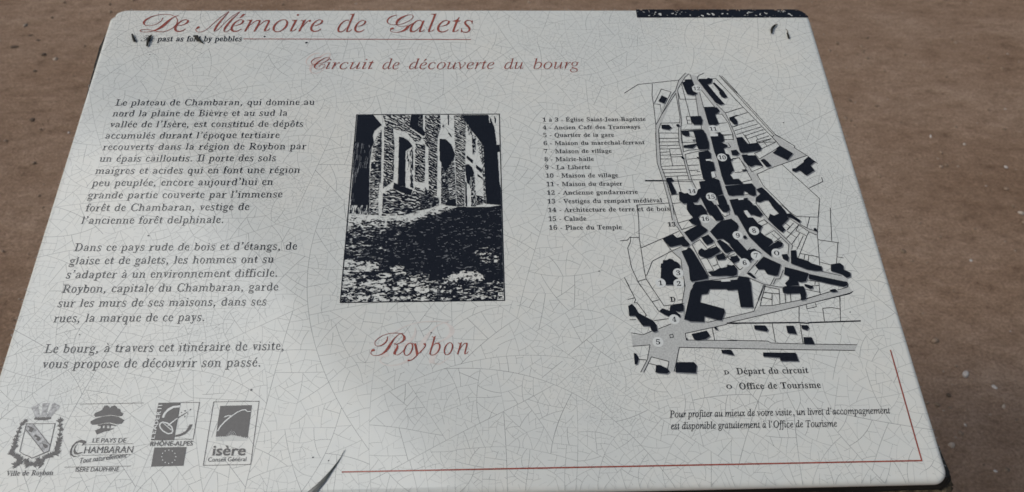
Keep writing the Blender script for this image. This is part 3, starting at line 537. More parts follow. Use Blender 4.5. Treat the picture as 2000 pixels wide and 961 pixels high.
BLOCKS = [[(158.5,108.1),(162.7,105.3),(159.5,99.5),(155.0,101.8)],[(154.3,77.5),(160.5,77.5),(162.3,74.4),(159.8,72.3),(154.2,73.6)],[(166.3,77.8),(168.1,78.3),(169.1,76.1),(167.7,75.2),(166.1,76.1)],[(179.3,125.0),(185.4,125.4),(186.5,118.9),(184.2,117.1),(184.6,112.5),(188.1,110.2),(184.6,107.9),(179.2,109.3),(178.2,114.3),(176.8,122.2),(179.3,122.7)],[(191.4,125.9),(198.1,125.8),(199.0,127.0),(202.7,125.8),(200.9,120.7),(197.6,119.8),(203.4,107.8),(208.2,98.8),(204.6,97.7),(200.9,100.6),(194.6,114.3),(190.7,123.5)],[(202.0,121.2),(203.8,121.6),(209.5,112.8),(211.8,106.0),(209.2,104.9),(207.0,106.4),(205.6,110.5),(206.4,111.5)],[(190.8,95.7),(201.4,95.2),(203.2,91.6),(201.5,89.4),(199.2,88.1),(199.0,86.3),(200.4,78.5),(197.8,76.8),(192.1,77.2),(191.6,82.9),(191.1,90.8)],[(179.0,86.0),(187.0,86.4),(188.0,82.0),(186.6,77.3),(180.2,77.3),(178.7,81.2)],[(209.7,84.5),(213.6,85.4),(215.7,81.0),(215.1,77.3),(212.2,77.5),(209.6,81.9)],[(169.2,71.3),(186.9,72.5),(188.6,65.7),(189.6,58.8),(179.5,58.9),(179.8,65.7),(178.6,70.8),(175.2,70.9),(175.1,65.8),(172.4,65.8),(169.7,67.5)],[(191.9,65.2),(197.4,65.6),(198.4,68.1),(196.6,69.0),(200.1,69.8),(201.9,62.1),(201.6,60.5),(198.3,58.7),(191.9,58.8)],[(170.2,69.1),(175.6,69.1),(174.5,65.8),(171.2,66.1)],[(179.0,69.0),(188.4,69.0),(189.4,57.9),(188.7,52.9),(180.6,52.6),(179.3,57.2),(176.1,53.9),(168.9,54.7),(169.2,56.8),(179.5,58.4),(179.3,62.2),(177.2,61.0),(177.3,62.2),(179.8,62.6)],[(191.6,65.5),(197.8,65.9),(198.4,68.0),(201.8,67.6),(202.1,63.8),(200.6,60.4),(199.1,59.5),(203.4,57.0),(203.4,54.9),(200.2,53.6),(200.7,48.6),(203.2,47.8),(203.8,43.7),(205.7,42.8),(203.8,41.2),(204.6,32.2),(202.6,30.6),(201.2,28.2),(202.5,24.2),(207.1,24.2),(209.2,19.4),(195.8,18.8),(194.2,29.1),(193.6,42.1),(192.3,50.4)],[(205.5,51.5),(210.0,52.3),(211.7,48.6),(209.6,46.5),(205.7,47.0)],[(211.9,63.7),(216.1,64.5),(219.9,58.5),(218.3,49.3),(212.8,49.4),(211.9,56.1)],[(213.0,46.9),(218.0,47.7),(216.1,37.0),(214.0,41.1)],[(179.9,50.1),(187.8,51.7),(189.4,48.8),(188.9,43.8),(184.4,42.2),(187.6,41.4),(190.1,40.5),(190.4,32.4),(186.6,30.8),(186.5,26.0),(191.7,23.6),(192.7,10.2),(187.7,8.7),(186.5,5.6),(179.9,8.8),(174.6,7.2),(172.1,3.4),(161.7,2.0),(158.9,5.1),(159.6,12.8),(161.5,12.8),(163.6,11.2),(167.5,12.0),(172.4,10.4),(174.4,15.0),(176.5,15.8),(176.1,22.1),(181.4,22.9),(179.7,24.5),(179.2,34.1),(179.3,43.9)],[(177.9,45.5),(179.5,45.1),(179.7,43.9),(178.0,43.9)],[(165.7,45.6),(167.7,45.6),(168.0,43.6),(166.1,44.0)],[(152.2,25.9),(155.8,26.1),(157.1,23.1),(155.0,21.9),(157.4,13.7),(157.4,10.9),(153.5,10.6),(152.0,21.6),(150.8,22.4)],[(195.6,17.6),(213.0,19.8),(211.5,11.5),(209.1,13.1),(207.7,9.2),(196.7,9.0)],[(187.7,8.7),(192.9,9.4),(194.1,4.7),(194.8,-4.5),(190.5,-5.5),(188.5,-2.1),(187.6,4.0)],[(175.2,7.2),(179.9,8.8),(183.1,4.1),(188.4,-6.7),(186.2,-8.2),(179.3,-8.2)],[(164.4,3.1),(168.3,4.2),(170.3,0.4),(174.9,1.1),(177.9,-4.3),(178.0,-8.1),(165.3,-8.0),(163.4,-3.4)],[(196.7,4.7),(210.7,6.9),(208.9,-3.1),(205.7,-6.1),(199.2,-6.8)],[(212.1,64.1),(216.6,64.7),(218.3,61.1),(219.7,57.7),(223.9,58.5),(228.0,58.9),(230.0,53.4),(228.6,51.3),(214.2,49.0),(212.2,51.0),(212.2,56.9)],[(213.5,47.3),(217.9,47.7),(221.8,46.6),(223.8,46.8),(227.8,36.5),(222.1,37.4),(218.4,35.5),(216.7,37.0)],[(226.9,41.8),(229.8,43.4),(232.0,41.0),(234.5,36.4),(231.6,35.2),(230.0,35.7)],[(237.8,48.8),(241.5,52.0),(241.0,52.9),(245.0,56.0),(253.8,48.2),(248.1,41.6)],[(265.2,45.2),(269.5,40.2),(265.0,36.6),(266.9,31.7),(259.6,26.9),(255.4,31.8),(251.7,30.2),(249.4,31.8),(250.1,33.6),(252.9,34.1),(260.4,39.9),(260.4,41.1)],[(194.1,28.3),(201.3,28.2),(202.6,24.2),(207.1,23.8),(209.8,20.2),(195.5,18.8)],[(195.3,17.6),(209.0,19.4),(216.3,20.1),(218.2,16.2),(217.5,9.1),(215.4,8.4),(211.8,10.0),(211.6,12.3),(209.9,13.9),(207.3,10.0),(199.3,8.5),(196.4,10.1)],[(196.5,5.1),(203.4,6.2),(208.4,5.3),(211.5,4.5),(213.5,1.4),(211.8,-0.8),(208.4,-2.3),(214.5,-0.1),(218.7,-8.6),(208.5,-8.5),(206.7,-4.6),(204.6,-5.3),(206.6,-8.5),(198.4,-8.4)],[(218.8,14.6),(223.1,16.4),(226.0,12.9),(236.2,-4.2),(237.2,-7.2),(234.6,-8.8),(231.3,-6.4),(228.8,-2.6),(225.7,4.4),(223.1,4.4),(218.9,2.5),(216.2,3.7),(216.8,6.8),(221.0,10.3),(218.9,13.0)],[(210.7,33.0),(214.4,33.4),(215.1,31.7),(211.1,31.8)],[(163.8,1.1),(169.8,1.1),(175.4,0.2),(177.5,-7.4),(172.9,-8.1),(171.0,-10.3),(172.3,-16.3),(168.4,-17.0),(164.9,-15.5),(163.4,-12.8),(166.9,-10.3),(163.4,-3.4)],[(177.1,1.0),(185.8,0.9),(189.8,-11.3),(188.6,-13.2),(183.5,-13.5),(181.6,-9.7),(178.2,-4.4)],[(186.4,0.9),(195.3,0.8),(195.5,-3.8),(192.9,-6.0),(189.8,-5.6)],[(177.6,-22.7),(184.4,-15.7),(187.3,-13.5),(195.2,-11.7),(199.0,-15.9),(197.9,-22.5),(193.6,-25.1),(193.6,-28.4),(196.5,-30.6),(194.4,-42.8),(192.4,-39.2),(190.3,-33.4),(186.0,-29.0),(181.5,-29.6)],[(158.5,-23.1),(171.1,-15.9),(176.3,-21.2),(175.1,-23.0),(163.9,-30.9),(162.6,-31.2)],[(142.3,-28.1),(147.9,-25.2),(150.4,-24.9),(152.8,-27.8),(157.1,-26.4),(161.2,-33.0),(160.2,-35.2),(155.9,-35.1),(154.9,-33.6),(147.8,-35.4),(146.0,-35.0)],[(170.3,-27.7),(176.0,-25.2),(179.2,-30.4),(178.0,-32.5),(173.4,-34.2),(171.9,-31.7)],[(166.8,-38.8),(169.3,-36.7),(171.5,-38.5),(180.6,-35.4),(182.7,-39.8),(174.9,-44.6),(171.7,-45.3),(167.1,-43.1),(166.2,-41.0)],[(181.3,-31.1),(184.0,-29.7),(188.4,-33.4),(192.4,-39.2),(187.1,-41.2),(185.4,-40.5)],[(178.5,-43.3),(184.1,-40.8),(185.9,-44.8),(184.4,-46.5),(179.4,-46.8)],[(187.8,-46.2),(194.3,-42.8),(193.5,-47.7),(190.7,-49.1)],[(154.4,-39.0),(158.6,-37.6),(159.4,-36.2),(161.3,-36.2),(162.8,-38.8),(170.7,-59.9),(170.0,-62.0),(158.2,-64.2),(157.3,-62.5),(157.8,-52.5)],[(138.4,-49.1),(139.6,-49.1),(140.3,-46.3),(143.3,-46.3),(144.7,-45.1),(147.1,-45.7),(148.1,-47.1),(150.7,-48.5),(151.9,-50.6),(151.2,-54.1),(147.1,-54.8),(146.6,-58.9),(149.2,-61.7),(145.3,-63.7),(145.3,-66.4),(139.6,-66.3),(139.1,-62.9),(136.7,-60.8),(138.1,-52.9),(137.7,-52.5)],[(170.9,-56.5),(174.9,-56.2),(180.2,-53.1),(181.4,-53.5),(190.4,-50.8),(192.3,-54.7),(190.8,-59.5),(176.7,-60.0),(173.2,-59.3)],[(160.6,-64.6),(172.6,-63.4),(179.2,-63.5),(185.7,-64.3),(190.9,-63.0),(190.0,-68.5),(158.0,-68.0)],[(198.7,0.8),(212.9,0.6),(215.7,-0.3),(219.4,-8.4),(216.8,-10.6),(213.3,-9.2),(210.3,-5.6),(208.2,-4.7),(205.1,-5.6),(207.8,-10.9),(211.5,-10.9),(214.3,-16.2),(217.2,-18.4),(215.7,-20.6),(214.5,-23.2),(217.1,-26.6),(221.9,-30.1),(222.2,-32.7),(217.8,-36.4),(221.1,-34.3),(226.2,-31.0),(229.3,-33.6),(228.1,-36.1),(224.1,-37.8),(220.0,-40.2),(218.4,-44.4),(212.5,-37.6),(205.6,-27.3),(199.5,-7.3),(199.0,-1.9)],[(227.1,0.4),(233.9,0.4),(237.5,-7.7),(240.5,-7.7),(246.6,-14.0),(245.1,-16.1),(241.1,-12.2),(237.0,-10.3),(238.1,-12.1),(231.7,-18.2),(233.6,-21.7),(230.8,-24.2),(227.5,-20.7),(222.3,-12.8),(224.8,-7.6),(227.5,-9.4),(231.5,-7.6),(228.7,-3.2)],[(192.0,-12.5),(195.0,-12.1),(199.6,-17.8),(198.8,-20.4),(193.6,-24.6),(193.9,-27.2),(196.4,-29.8),(202.1,-39.1),(207.4,-37.5),(211.9,-40.9),(203.4,-47.5),(202.4,-49.1),(200.0,-46.6),(196.6,-45.7),(195.0,-42.4),(190.6,-33.9),(188.8,-31.4)],[(226.4,-42.8),(230.4,-42.4),(231.3,-45.4),(229.9,-48.6),(226.7,-46.5)],[(233.9,-39.5),(237.6,-39.2),(237.1,-45.4),(244.4,-48.4),(246.8,-50.5),(253.4,-53.1),(253.0,-56.8),(247.6,-56.7),(242.1,-55.4),(231.7,-50.3)],[(213.0,-44.3),(224.3,-51.0),(220.4,-60.0),(218.2,-60.3),(212.8,-58.6),(211.4,-55.0),(207.1,-54.9),(205.6,-51.6)],[(198.3,-58.0),(201.0,-57.2),(204.5,-61.3),(202.9,-62.1)],[(260.3,-51.5),(267.1,-50.4),(269.1,-52.5),(268.7,-55.8),(272.8,-58.3),(272.3,-61.5),(269.2,-62.7),(266.3,-59.8),(259.1,-56.9)],[(226.8,-53.1),(234.9,-55.7),(242.9,-58.6),(239.3,-65.1),(235.6,-65.8),(233.7,-65.0),(233.7,-68.2),(225.0,-68.8),(224.1,-66.4),(227.6,-63.3),(228.1,-60.9),(224.9,-59.2)],[(242.8,-59.1),(268.4,-65.9),(268.4,-68.7),(265.3,-69.8),(253.9,-66.9),(241.9,-63.1)],[(237.8,-67.0),(243.5,-68.7),(243.1,-70.7),(240.9,-71.1),(237.8,-69.0)],[(254.5,-72.1),(258.9,-71.3),(260.2,-73.3),(257.9,-74.1),(255.2,-73.7)],[(221.4,-71.2),(237.0,-69.4),(237.4,-75.4),(235.5,-79.7),(232.6,-80.1),(233.4,-74.5),(223.8,-74.8),(221.3,-73.5)],[(188.9,-44.0),(194.1,-43.2),(195.6,-47.4),(190.1,-49.8)],[(185.7,-50.5),(189.1,-51.4),(192.0,-55.5),(191.4,-58.7),(188.3,-60.3),(184.1,-59.8)],[(183.5,-63.5),(190.7,-62.8),(192.2,-60.5),(199.5,-61.3),(198.7,-79.6),(190.0,-79.4),(190.1,-70.7),(185.0,-71.4),(182.5,-69.8)],[(254.9,-20.6),(256.3,-20.6),(256.9,-23.0),(255.7,-23.7),(254.3,-22.4)],[(201.2,-27.3),(202.9,-26.0),(204.0,-28.2),(203.1,-29.4),(201.3,-29.0)],[(111.6,-82.4),(114.5,-81.0),(116.4,-83.6),(118.0,-87.9),(122.2,-90.7),(124.8,-92.3),(127.4,-93.8),(129.4,-97.3),(129.6,-101.9),(127.1,-102.6),(125.5,-101.4),(124.8,-98.0),(120.0,-97.9),(117.7,-94.1),(115.7,-90.2),(111.5,-90.1)],[(132.4,-87.0),(135.2,-84.7),(139.8,-86.7),(140.7,-82.8),(149.3,-81.0),(150.1,-83.0),(149.6,-86.9),(146.3,-87.6),(143.7,-86.8),(146.7,-89.9),(146.5,-91.8),(143.1,-90.6),(138.9,-91.3),(136.3,-89.8)],[(149.1,-93.0),(156.4,-71.2),(159.9,-66.4),(164.5,-64.5),(190.7,-64.4),(189.6,-70.5),(183.6,-70.4),(170.1,-70.2),(168.1,-73.8),(163.7,-74.5),(161.8,-80.4),(177.6,-85.6),(177.9,-88.1),(174.7,-94.6),(172.0,-94.2),(163.3,-91.3),(162.3,-95.6),(153.0,-95.0)],[(152.3,-104.5),(163.1,-102.1),(164.9,-106.2),(161.4,-108.4),(155.8,-109.1),(153.5,-108.3)],[(168.3,-99.5),(170.1,-99.4),(171.1,-101.8),(169.1,-101.4)],[(148.1,-107.5),(149.3,-107.5),(149.0,-108.8),(148.0,-108.6)],[(170.8,-116.4),(177.3,-116.5),(178.7,-120.6),(175.4,-119.7),(170.8,-118.8)],[(111.7,-117.8),(113.3,-118.1),(114.7,-121.7),(113.2,-125.6),(111.5,-126.0)],[(125.6,-126.6),(128.2,-126.6),(133.0,-129.2),(134.0,-131.4),(132.2,-132.8),(126.9,-132.3),(124.6,-131.6)],[(139.4,-124.8),(151.1,-125.0),(152.6,-127.4),(151.3,-132.8),(137.7,-131.8)],[(183.4,-64.3),(200.0,-64.6),(198.2,-84.9),(189.4,-84.7),(189.7,-71.0),(182.2,-71.3)],[(196.1,-98.6),(203.9,-98.9),(205.3,-102.0),(204.2,-103.5),(196.1,-101.7)],[(218.2,-99.3),(223.3,-99.4),(224.3,-105.8),(218.1,-104.8)],[(228.5,-99.0),(233.1,-99.2),(233.8,-101.1),(231.8,-102.9),(228.8,-101.9)],[(228.3,-108.1),(233.9,-108.2),(234.8,-113.4),(227.7,-113.0)],[(174.8,-116.2),(177.5,-116.7),(178.8,-120.6),(174.2,-119.6)],[(198.6,-118.8),(209.2,-119.1),(220.7,-119.4),(221.4,-125.5),(209.2,-125.2),(209.3,-122.8),(198.2,-121.7)],[(221.4,-70.5),(223.4,-68.7),(236.7,-68.8),(236.6,-79.1),(233.5,-79.9),(233.0,-74.4),(221.4,-74.2)]]
COURTS = [[(191.7,68.2),(197.8,68.1),(197.7,65.6),(191.6,65.6)],[(184.5,43.0),(188.2,43.4),(187.9,41.8),(184.6,41.5)],[(186.9,31.0),(189.3,31.2),(189.8,26.4),(186.8,25.6)],[(217.6,47.7),(222.0,48.2),(222.1,46.6),(218.1,46.7)],[(201.3,28.2),(205.9,28.4),(207.3,25.0),(203.3,24.2)],[(203.1,6.3),(207.6,6.9),(207.4,5.2),(203.5,4.8)],[(185.3,-63.2),(186.0,-64.3),(179.3,-64.5),(179.2,-63.1)],[(205.6,-4.9),(208.2,-4.5),(210.6,-10.1),(208.2,-10.9)]]
LINES = [[(128.3,110.5),(140.4,119.9),(174.3,124.4)],[(152.3,120.5),(150.6,108.1),(150.7,99.1),(150.0,77.8)],[(151.7,100.0),(159.0,114.9),(166.6,111.7),(156.0,90.2),(156.0,98.6),(151.0,99.1)],[(181.4,132.5),(174.6,124.4),(170.3,113.0),(166.4,107.6),(150.4,77.8)],[(184.1,131.5),(180.0,127.3),(173.2,116.2),(172.1,113.0),(172.9,103.9),(185.7,103.8)],[(155.6,87.5),(170.3,110.3)],[(170.3,110.3),(170.3,84.8),(169.3,79.5),(154.3,79.2)],[(172.3,112.5),(171.4,100.8),(171.3,82.2),(169.2,72.6),(168.2,59.0)],[(176.3,120.8),(178.4,86.5)],[(184.7,131.1),(185.4,125.4)],[(197.0,132.4),(192.0,129.6),(190.2,127.3),(190.7,123.5)],[(202.0,125.8),(205.6,126.3),(219.2,101.4)],[(209.0,129.6),(220.6,109.5)],[(210.9,128.9),(220.8,110.9)],[(189.9,111.1),(190.7,95.3),(199.7,95.7),(191.7,113.4)],[(186.2,109.7),(185.3,86.4)],[(175.3,86.1),(178.7,86.0),(178.9,78.2),(175.5,78.2),(175.3,86.1)],[(175.4,82.1),(179.2,82.1)],[(169.3,72.2),(186.0,73.0),(185.9,77.3)],[(201.6,98.8),(207.4,89.4),(217.8,93.3)],[(199.6,88.1),(204.4,88.1),(208.1,79.3),(209.8,67.2),(209.3,62.1),(201.9,62.3)],[(202.2,66.4),(209.8,67.2)],[(200.1,78.5),(207.1,79.3)],[(207.4,89.4),(211.1,70.6),(212.3,61.2)],[(151.7,69.3),(166.8,69.0)],[(151.0,63.8),(166.1,63.9)],[(150.6,60.4),(165.7,60.3)],[(167.8,76.1),(165.8,59.0)],[(154.3,79.2),(151.7,72.8),(150.4,59.1)],[(150.0,77.8),(148.0,59.1)],[(209.2,84.1),(216.8,87.1)],[(211.1,74.9),(214.9,76.2)],[(207.5,89.4),(222.9,95.1)],[(206.2,124.9),(222.9,95.1),(241.1,63.5),(243.8,58.4)],[(209.0,129.1),(242.2,66.1),(240.3,64.8)],[(211.0,128.9),(243.7,66.5),(253.6,58.3)],[(212.9,84.9),(225.4,89.7)],[(210.5,74.9),(229.5,81.8)],[(211.6,71.0),(231.5,77.8)],[(212.6,67.3),(233.7,74.8)],[(217.7,68.8),(221.6,58.5)],[(219.9,66.3),(235.2,72.2)],[(220.7,63.0),(236.7,69.1)],[(227.9,65.3),(228.7,62.4)],[(227.2,61.5),(238.1,65.7)],[(228.6,58.5),(239.6,62.7)],[(148.8,69.3),(147.5,54.1),(146.5,40.1),(149.0,23.2),(150.9,2.9),(151.3,-7.8)],[(151.5,69.2),(150.2,53.2),(149.1,37.6),(151.7,23.9)],[(151.1,64.0),(166.0,64.0)],[(150.9,60.3),(166.0,60.5)],[(150.6,56.7),(165.9,57.0)],[(150.4,53.4),(166.0,53.8)],[(150.2,50.1),(157.4,50.7)],[(150.0,47.3),(166.7,48.1)],[(149.6,43.7),(157.8,43.7)],[(157.7,53.2),(158.1,37.1)],[(158.1,45.5),(167.1,46.0)],[(149.3,36.6),(167.5,37.5)],[(149.6,33.6),(168.0,34.0)],[(149.9,30.4),(168.3,31.0)],[(150.1,27.0),(168.5,27.8)],[(135.3,23.7),(151.0,23.6)],[(135.2,22.9),(150.9,22.8)],[(156.2,23.7),(180.3,23.8)],[(156.0,22.5),(171.6,22.0)],[(160.2,26.9),(161.2,12.8)],[(166.8,69.1),(166.0,58.1),(167.4,44.0),(168.9,23.8)],[(169.2,69.1),(168.3,50.6),(173.2,52.2),(180.6,52.6)],[(188.2,52.1),(181.1,51.3),(169.3,48.1),(169.2,42.3),(171.0,23.0),(173.2,15.4)],[(168.9,59.4),(179.7,60.1)],[(169.7,43.3),(179.4,44.3)],[(169.8,37.4),(178.4,37.8)],[(170.4,32.6),(176.4,32.9),(176.2,31.3),(178.5,31.5)],[(171.1,27.7),(179.0,28.5)],[(151.4,21.6),(153.4,2.1),(153.3,-7.8)],[(153.1,10.2),(159.6,10.7)],[(153.1,2.2),(159.9,3.0)],[(126.5,1.2),(150.9,2.7)],[(126.5,1.2),(126.8,-7.5)],[(175.9,66.1),(177.1,65.0),(179.7,64.9)],[(198.6,67.2),(209.5,67.1),(209.3,62.4),(201.5,62.0)],[(186.5,26.0),(186.6,24.4),(190.1,26.4),(189.3,31.2)],[(204.7,42.8),(210.6,44.4),(214.8,34.6)],[(204.7,58.6),(206.0,54.9),(203.6,54.0)],[(205.2,43.6),(211.0,44.4),(216.8,23.3),(209.3,21.4)],[(205.0,30.2),(213.7,31.4)],[(223.4,48.5),(226.4,43.1),(241.3,52.5)],[(223.4,48.5),(228.9,50.9)],[(222.1,46.6),(227.6,35.3),(218.2,30.9),(213.8,46.9)],[(230.9,33.2),(263.8,46.0)],[(221.7,28.5),(230.9,33.2)],[(221.7,28.5),(224.6,17.7),(239.7,-5.7),(242.3,-8.9)],[(240.3,64.7),(244.9,55.8)],[(242.9,67.7),(256.6,55.3),(256.0,53.6),(264.1,46.3),(271.0,38.1)],[(243.0,37.6),(265.0,5.5),(261.1,-9.1)],[(258.9,15.1),(271.0,21.2),(271.0,25.2)],[(271.2,-3.0),(269.9,-9.2)],[(216.5,3.7),(216.2,1.8),(220.6,-8.6)],[(219.4,67.0),(221.4,57.7)],[(227.5,61.4),(227.4,59.3),(242.3,59.6)],[(227.5,59.7),(239.6,63.0)],[(232.7,60.5),(234.8,55.5)],[(229.9,53.0),(241.9,59.2)],[(207.6,9.6),(211.8,10.0)],[(126.9,1.5),(126.6,-12.0),(125.3,-27.1),(125.5,-36.1),(125.9,-52.4),(126.4,-61.4),(129.2,-67.6)],[(118.5,-27.0),(125.3,-27.1)],[(111.1,-29.8),(116.7,-29.2),(118.9,-26.3),(118.7,-30.3),(116.0,-36.0),(117.1,-52.2),(120.4,-63.3),(122.1,-67.5)],[(120.4,-63.3),(126.3,-61.5)],[(111.2,-60.1),(114.0,-67.4)],[(125.6,-36.0),(142.2,-28.2),(155.2,-22.0)],[(151.2,1.3),(151.4,-12.7)],[(153.4,1.2),(155.2,-15.0),(157.2,-20.7),(169.1,-16.6)],[(155.2,-15.0),(165.4,-11.8)],[(153.9,-17.9),(158.4,-27.9)],[(142.2,-28.2),(147.4,-38.9),(153.2,-45.8),(152.9,-54.8)],[(153.1,-59.7),(153.2,-68.0)],[(147.4,-38.9),(155.3,-35.1)],[(147.4,-38.9),(132.6,-47.0),(127.3,-58.3),(126.4,-58.6)],[(162.9,-33.4),(169.1,-29.5),(173.7,-37.9)],[(162.9,-33.4),(171.3,-59.9),(176.2,-59.7)],[(167.6,-45.9),(171.8,-44.6),(175.3,-55.1)],[(173.8,-37.5),(179.2,-34.3)],[(175.0,-51.7),(179.2,-50.3),(178.3,-44.0)],[(179.2,-50.3),(180.2,-53.1)],[(179.2,-30.4),(180.1,-34.7),(190.6,-49.8),(192.6,-53.3)],[(171.2,-56.5),(175.6,-55.5)],[(160.6,-64.7),(191.3,-60.6)],[(189.2,-7.5),(190.7,-9.9),(194.8,-8.0),(194.6,-3.8)],[(185.9,-44.8),(192.9,-41.7)],[(216.6,0.6),(223.6,-14.2)],[(214.4,-15.3),(219.4,-12.8),(221.4,-15.9),(216.4,-18.4)],[(219.4,-12.8),(226.1,-20.3),(236.0,-35.0),(234.8,-38.7)],[(217.8,-26.6),(224.9,-22.4),(233.5,-34.5),(231.1,-42.9)],[(222.6,-25.0),(229.3,-33.6)],[(223.4,-32.2),(228.5,-28.5)],[(235.0,0.3),(240.5,-7.7)],[(233.8,-15.2),(237.4,-19.1),(234.6,-22.1)],[(234.9,-22.1),(240.6,-16.1)],[(232.3,-29.8),(244.0,-17.9)],[(234.4,-23.0),(240.2,-28.6)],[(235.8,-34.1),(243.6,-24.8)],[(237.6,-10.8),(244.1,-17.4),(250.8,-24.0),(255.7,-26.7)],[(240.6,-7.3),(244.4,-10.4),(260.1,-11.1)],[(253.8,-11.0),(249.7,-20.6)],[(244.9,-17.0),(251.0,-21.4),(256.8,-23.7)],[(241.1,-22.6),(248.2,-27.4),(250.4,-24.0)],[(241.1,-22.6),(244.4,-17.5)],[(238.4,-38.8),(245.7,-27.0)],[(238.1,-45.5),(248.2,-27.4)],[(240.3,-42.1),(253.0,-45.2)],[(243.4,-43.0),(241.8,-47.2)],[(246.1,-43.9),(244.4,-48.9)],[(263.4,0.0),(256.2,-26.3),(253.9,-41.5),(252.2,-52.2)],[(271.1,-3.2),(265.6,-31.9)],[(255.9,-30.7),(270.7,-33.5)],[(269.7,-33.3),(264.4,-51.6)],[(266.1,-45.2),(270.8,-46.3)],[(252.8,-49.4),(260.2,-52.0)],[(252.5,-57.2),(266.0,-61.0)],[(264.9,-65.4),(268.4,-65.9),(269.0,-67.9),(267.7,-70.3),(260.5,-72.2)],[(254.1,-73.6),(237.0,-78.9)],[(247.3,-80.3),(268.2,-75.4),(270.9,-73.5)],[(260.7,-77.3),(260.3,-80.5)],[(183.9,-61.5),(192.2,-60.2),(198.8,-61.3),(209.1,-67.0),(213.9,-68.0),(219.3,-69.2),(226.3,-69.7)],[(190.5,-49.8),(194.2,-55.1),(196.7,-53.1)],[(199.1,-57.6),(208.5,-47.5)],[(204.2,-58.9),(207.0,-55.3)],[(208.7,-67.4),(202.5,-79.6)],[(210.0,-67.8),(204.6,-79.7)],[(209.2,-68.6),(218.9,-71.1)],[(213.6,-67.5),(217.6,-61.5)],[(225.2,-55.6),(221.3,-62.8),(218.4,-62.8),(215.8,-67.1)],[(207.6,-73.3),(218.6,-74.7)],[(213.4,-74.2),(212.5,-78.9)],[(206.4,-77.6),(212.5,-78.9)],[(219.0,-70.7),(217.9,-79.8)],[(222.4,-74.8),(221.7,-79.9)],[(226.3,-74.8),(225.6,-80.0)],[(237.9,-71.4),(247.3,-73.9),(248.4,-66.0)],[(240.3,-63.9),(248.5,-65.6)],[(246.1,-65.2),(245.1,-67.9)],[(243.2,-68.7),(247.8,-68.5)],[(247.5,-73.2),(247.3,-75.5)],[(186.8,-43.9),(193.8,-55.1)],[(189.9,-33.9),(196.1,-44.5)],[(201.9,-40.0),(205.0,-36.7)],[(189.3,-41.5),(186.8,-43.5)],[(112.3,-63.3),(117.3,-77.8),(116.0,-80.1),(118.1,-80.1),(123.5,-89.9),(121.5,-91.1)],[(111.7,-77.5),(116.8,-76.3)],[(120.3,-63.4),(132.4,-87.0)],[(127.4,-63.5),(136.4,-82.8),(150.8,-81.0)],[(128.4,-79.5),(133.5,-78.0)],[(153.0,-63.9),(152.8,-68.7),(149.2,-81.0)],[(146.9,-78.6),(149.7,-78.2)],[(111.5,-93.0),(116.0,-93.1)],[(128.1,-94.0),(138.3,-92.7)],[(130.1,-100.4),(139.6,-96.6)],[(111.5,-102.9),(119.3,-104.5),(125.8,-101.8)],[(111.5,-112.8),(123.3,-112.0),(120.3,-122.5),(114.8,-131.6)],[(114.6,-122.4),(119.6,-122.8)],[(116.9,-131.6),(123.2,-120.7),(134.5,-124.2),(133.0,-129.2)],[(121.0,-125.4),(125.6,-126.6)],[(142.8,-114.1),(137.1,-131.4)],[(142.8,-114.1),(181.8,-115.6)],[(148.3,-103.9),(177.3,-97.7),(178.6,-96.6),(185.4,-95.0)],[(148.3,-103.9),(148.3,-108.8),(182.8,-109.9)],[(167.2,-99.8),(167.5,-109.1)],[(150.7,-88.8),(149.2,-93.4),(165.1,-95.8),(186.1,-90.9)],[(137.5,-104.8),(139.6,-104.3),(139.9,-106.6),(137.7,-107.0),(137.5,-104.8)],[(178.7,-92.7),(198.1,-88.0),(209.5,-67.5)],[(203.1,-83.8),(209.8,-68.0)],[(203.1,-83.8),(212.1,-83.7),(233.6,-79.5),(255.7,-73.3)],[(178.0,-96.7),(199.1,-91.9),(230.0,-84.6),(268.3,-74.9),(271.1,-73.6)],[(230.3,-84.7),(227.7,-97.0)],[(235.6,-83.6),(235.4,-86.6),(242.4,-85.1),(242.3,-82.1)],[(246.5,-86.5),(252.8,-85.9),(258.7,-87.2)],[(246.5,-86.5),(245.5,-96.4)],[(260.7,-77.1),(256.7,-96.4)],[(209.0,-97.6),(208.5,-111.6)],[(228.2,-97.9),(227.1,-112.8)],[(176.3,-109.4),(203.3,-110.5),(205.7,-112.0),(226.4,-113.0),(263.9,-114.3)],[(174.9,-115.4),(225.5,-117.3),(261.3,-118.4)],[(208.2,-73.6),(218.5,-74.6)],[(213.4,-74.1),(211.6,-83.7)],[(219.0,-70.9),(217.4,-82.9)],[(206.4,-77.2),(212.4,-79.2)],[(222.6,-74.7),(221.5,-82.0)],[(226.2,-75.2),(225.5,-80.9)]]
THICK = [[(178.0,-96.7),(202.3,-97.0),(227.4,-97.0),(233.0,-97.7),(235.9,-97.2),(270.8,-96.5)],[(177.8,-96.7),(185.0,-97.1)],[(135.2,23.3),(148.3,23.1)]]
BADGES = [('12',(188.07,115.03),1),('11',(195.0,72.88),1),('10',(197.56,44.71),1),('14',(169.63,13.13),1),('15',(183.15,7.94),1),('16',(175.85,-11.72),1),('13',(150.33,-16.19),0),('3',(149.74,-57.01),1),('1',(136.16,-64.91),1),('2',(149.0,-65.64),1),('9',(197.51,-26.38),1),('8',(210.18,-22.42),1),('O',(223.1,-41.67),1),('7',(207.76,-43.55),1),('6',(198.41,-49.46),1),('D',(143.06,-77.9),0),('4',(142.09,-93.32),1),('5',(128.92,-109.98),1)]
s = Sheet()
for l in LINES: s.line(l, 0.48, Z_LINE)
for l in THICK: s.line(l, 1.0, Z_LINE + 0.02)
vmap = s.build('village_map', M['ink'], panel)
s = Sheet()
for i, p in enumerate(STREETS): s.poly(p, Z_GREY + 0.001 * i)
s.build('street_surface', M['grey'], vmap)
